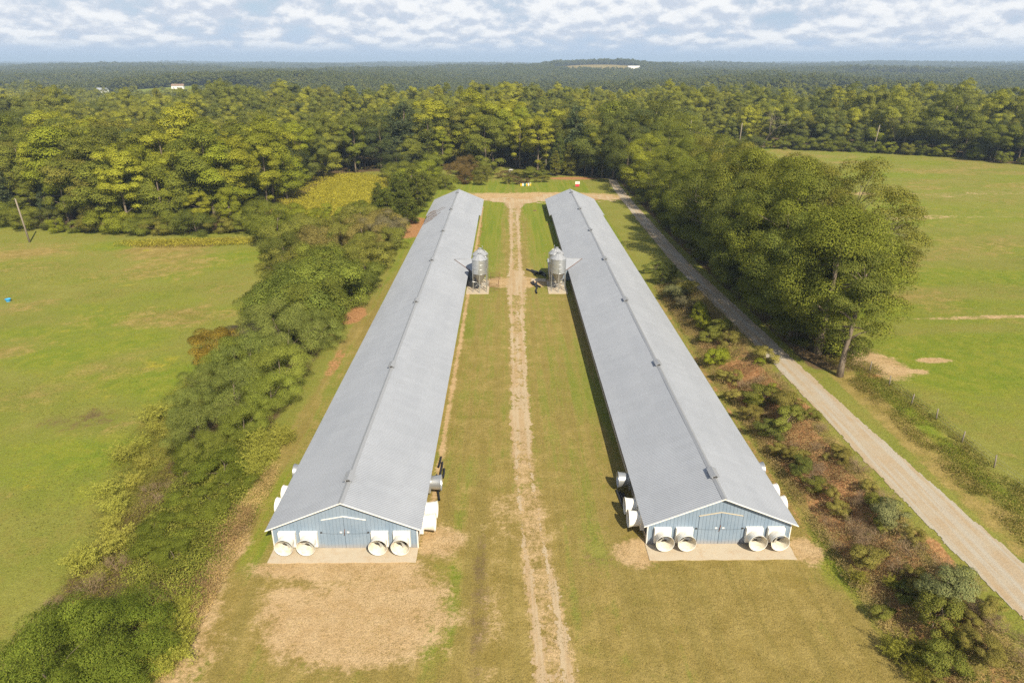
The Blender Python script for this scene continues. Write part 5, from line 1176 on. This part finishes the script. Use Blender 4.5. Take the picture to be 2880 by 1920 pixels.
for s in (-0.6, 0.6): MB().box((s-0.05, 0, 0), (s+0.05, 0.1, 1.75)).build('post', M_wood, sg)
MB().box((-0.72, -0.04, 0.95), (0.72, 0.0, 1.75)).build('white_panel', M_white, sg); MB().box((-0.66, -0.05, 0.15), (0.60, 0.0, 0.85)).build('red_panel', M_red, sg)
MB().box((-0.45, -0.05, 1.38), (0.5, -0.042, 1.46)).build('red_lettering', M_red, sg); MB().box((-0.35, -0.05, 1.18), (0.4, -0.042, 1.25)).build('red_lettering', M_red, sg)
M_yel2 = simple('yellow paint', (0.72, 0.47, 0.04), 0.5); M_teal = simple('teal paint', (0.08, 0.24, 0.20), 0.5)
for k, (m_, nm) in enumerate(((M_yel2, 'yellow'), (M_white, 'white'), (M_teal, 'dark green'), (M_yel2, 'yellow'), (M_white, 'white'), (M_yel2, 'yellow'))):
    b = empty('drum', (4.4+k*0.62, 226.6+k*0.16, 0)); tag(b, nm+' drum in the row of drums in front of the thicket island', 'drum', nm+' drums before the thicket')
    MB().lathe([(0.001, 0.0), (0.27, 0.0), (0.28, 0.28), (0.265, 0.30), (0.28, 0.32), (0.28, 0.62), (0.265, 0.64), (0.28, 0.66), (0.27, 0.88)], seg=18).build('body', m_, b)
    MB().lathe([(0.27, 0.88), (0.285, 0.90), (0.25, 0.92), (0.001, 0.91)], seg=18).build('lid', M_white if k % 2 else m_, b)
mh = empty('manhole', (7.5, 187.2, 0.0)); tag(mh, 'round dark well cover in the lawn beside the road barn', 'well cover')
MB().lathe([(0.001, 0.10), (0.28, 0.10), (0.28, 0.0)], seg=20).build('lid', M_dark, mh); MB().lathe([(0.30, 0.0), (0.30, 0.07), (0.48, 0.07), (0.50, 0.0)], seg=20).build('collar', M_rust, mh)
# old white car left in the thicket
car = empty('parked_car', (1.4, 254.2, 0.0), R(80)); tag(car, 'old white car half hidden in the thicket behind the barns', 'car')
body = MB().prism([(-2.1, 0.35), (2.1, 0.35), (2.15, 0.75), (1.9, 0.95), (0.9, 1.0), (-1.5, 1.02), (-2.1, 0.95)], 'y', -0.85, 0.85); 
body.build('body', M_white, car)
MB().prism([(-1.45, 1.02), (0.85, 1.0), (0.35, 1.5), (-1.1, 1.52)], 'y', -0.74, 0.74).build('cabin', M_white, car)
M_glass = simple('dark glass', (0.03, 0.04, 0.05), 0.1, 0, 0.1, 1, None, 0, 0.6)
MB().prism([(0.88, 1.02), (0.92, 1.02), (0.44, 1.48), (0.40, 1.48)], 'y', -0.66, 0.66).build('windshield', M_glass, car)
for s in (-1, 1):
    MB().prism([(-1.2, 1.06), (0.6, 1.06), (0.25, 1.44), (-1.0, 1.44)], 'y', *sorted((s*0.742, s*0.75))).build('side_window', M_glass, car)
    for xx in (-1.35, 1.35):
        w = MB().lathe([(0.001, -0.1), (0.32, -0.1), (0.33, 0.1), (0.001, 0.1)], axis='y', seg=18).build('wheel', M_black, car, (xx, s*0.8, 0.33))
        MB().lathe([(0.001, s*0.105), (0.19, s*0.105)], axis='y', seg=14).build('rim', M_galv, w)
sp = empty('scrap_pile', (16.6, 251.5, 0)); tag(sp, 'heap of pale scrap boards and sheets under the pines', 'scrap')
rr = random.Random(4)
for k in range(16):
    o = MB().box((-rr.uniform(.5, 1.3), -.12, 0), (rr.uniform(.5, 1.3), .12, .05)).build('board', M_white if k % 3 else M_wood, sp, (rr.uniform(-1.8, 1.8), rr.uniform(-1, 1), 0.05+k*0.035), rr.uniform(0, 3))
    o.rotation_euler[0] = rr.uniform(-.2, .2)
# pine straw fallen on the hedgerow barn's roof, a few loose stains of it
def straw():
    r = np.random.default_rng(9); n = 5200
    q = r.uniform(0, 1, n)
    k = r.integers(0, 9, n); yb = 160+np.array([0, 1.6, 3.1, 4.4, 6.4, 7.6, 9.2, 11, 12.5])[k]; ln = np.array([2.2, 3.0, 3.6, 2.6, 4.6, 2.2, 3.8, 2.0, 1.4])[k]
    d = q*ln; xx = -6.4+d; yy = yb+d*1.1+r.normal(0, 0.16, n); x = xx; z = 4.84-SLOPE*np.abs(x)+0.045
    x = x-13.66
    c = np.stack([x, yy, z], 1); v, f = leaf_quads(c, np.tile((-.4, 0, .9), (n, 1))*4, 0.2, r, 0.2, 3.0)
    m = simple('pine straw', (0.26, 0.15, 0.075), 0.95, 0, 0.2, 4)
    tag(obj_me('pine_straw', mesh_np('pine_straw', v, f, m)), 'brown fallen pine straw streaking the roof under the pine clump', 'litter', kind='stuff')
straw()

# ------------------------------------------------------------------ far farm buildings
def house(x, y, w, d, h, rz, wall, roof, label):
    o = empty('farm_building', (x, y, hz(x, y)), rz); tag(o, label, 'building')
    MB().prism([(-w/2, -0.5), (w/2, -0.5), (w/2, h), (-w/2, h)], 'y', -d/2, d/2).build('wall', wall, o)
    p = h+0.28*d
    MB().prism([(-d/2-0.4, h-0.1), (d/2+0.4, h-0.1), (0, p)], 'x', -w/2-0.4, w/2+0.4).build('roof', roof, o)
    for k in range(3): MB().box((-w*0.35+k*w*0.3, -d/2-0.04, 1.0), (-w*0.35+k*w*0.3+1.1, -d/2+0.02, 2.2)).build('window', M_dark, o)
    MB().box((w*0.30, -d/2-0.05, 0), (w*0.30+1.0, -d/2+0.02, 2.1)).build('door', M_rust, o)
M_shing = simple('brown shingle', (0.25, 0.17, 0.12), 0.9)
house(-618, 1030, 22, 9, 4, 0.1, M_white, M_white, 'long white farmhouse at the edge of the far green field')
house(-575, 1035, 14, 9, 4, -0.1, M_white, M_roof, 'white house with grey roof beside the far green field')
house(-468, 1038, 16, 9, 4, 0.2, M_white, M_shing, 'white house with brown roof behind the far green field')
house(-690, 1060, 24, 12, 5, 0.1, M_ybrown, M_shing, 'brown-roofed barn beyond the far long white farmhouse')
house(-430, 1850, 30, 12, 6, 0.1, M_white, M_white, 'white building in the far hillside clearing')
house(-505, 1840, 20, 12, 6, 0.1, M_ybrown, M_shing, 'tan building in the far hillside clearing')
house(420, 2440, 40, 16, 7, 0.0, M_white, M_white, 'white barn at the edge of the far tan field')

# ------------------------------------------------------------------ haze: thin even air round the whole place
hb = MB().box((-15000, -300, -45), (15000, 15500, 95)).build('haze', None)
t = NT('haze'); pv = t.n('ShaderNodeVolumePrincipled'); pv.inputs['Color'].default_value = (0.58, 0.76, 1.0, 1); pv.inputs['Density'].default_value = 0.00016; pv.inputs['Anisotropy'].default_value = 0.0
t.l(pv.outputs[0], t.out.inputs['Volume']); hb.data.materials.append(t.m); tag(hb, 'thin blue haze over the far woods', 'haze', kind='stuff')
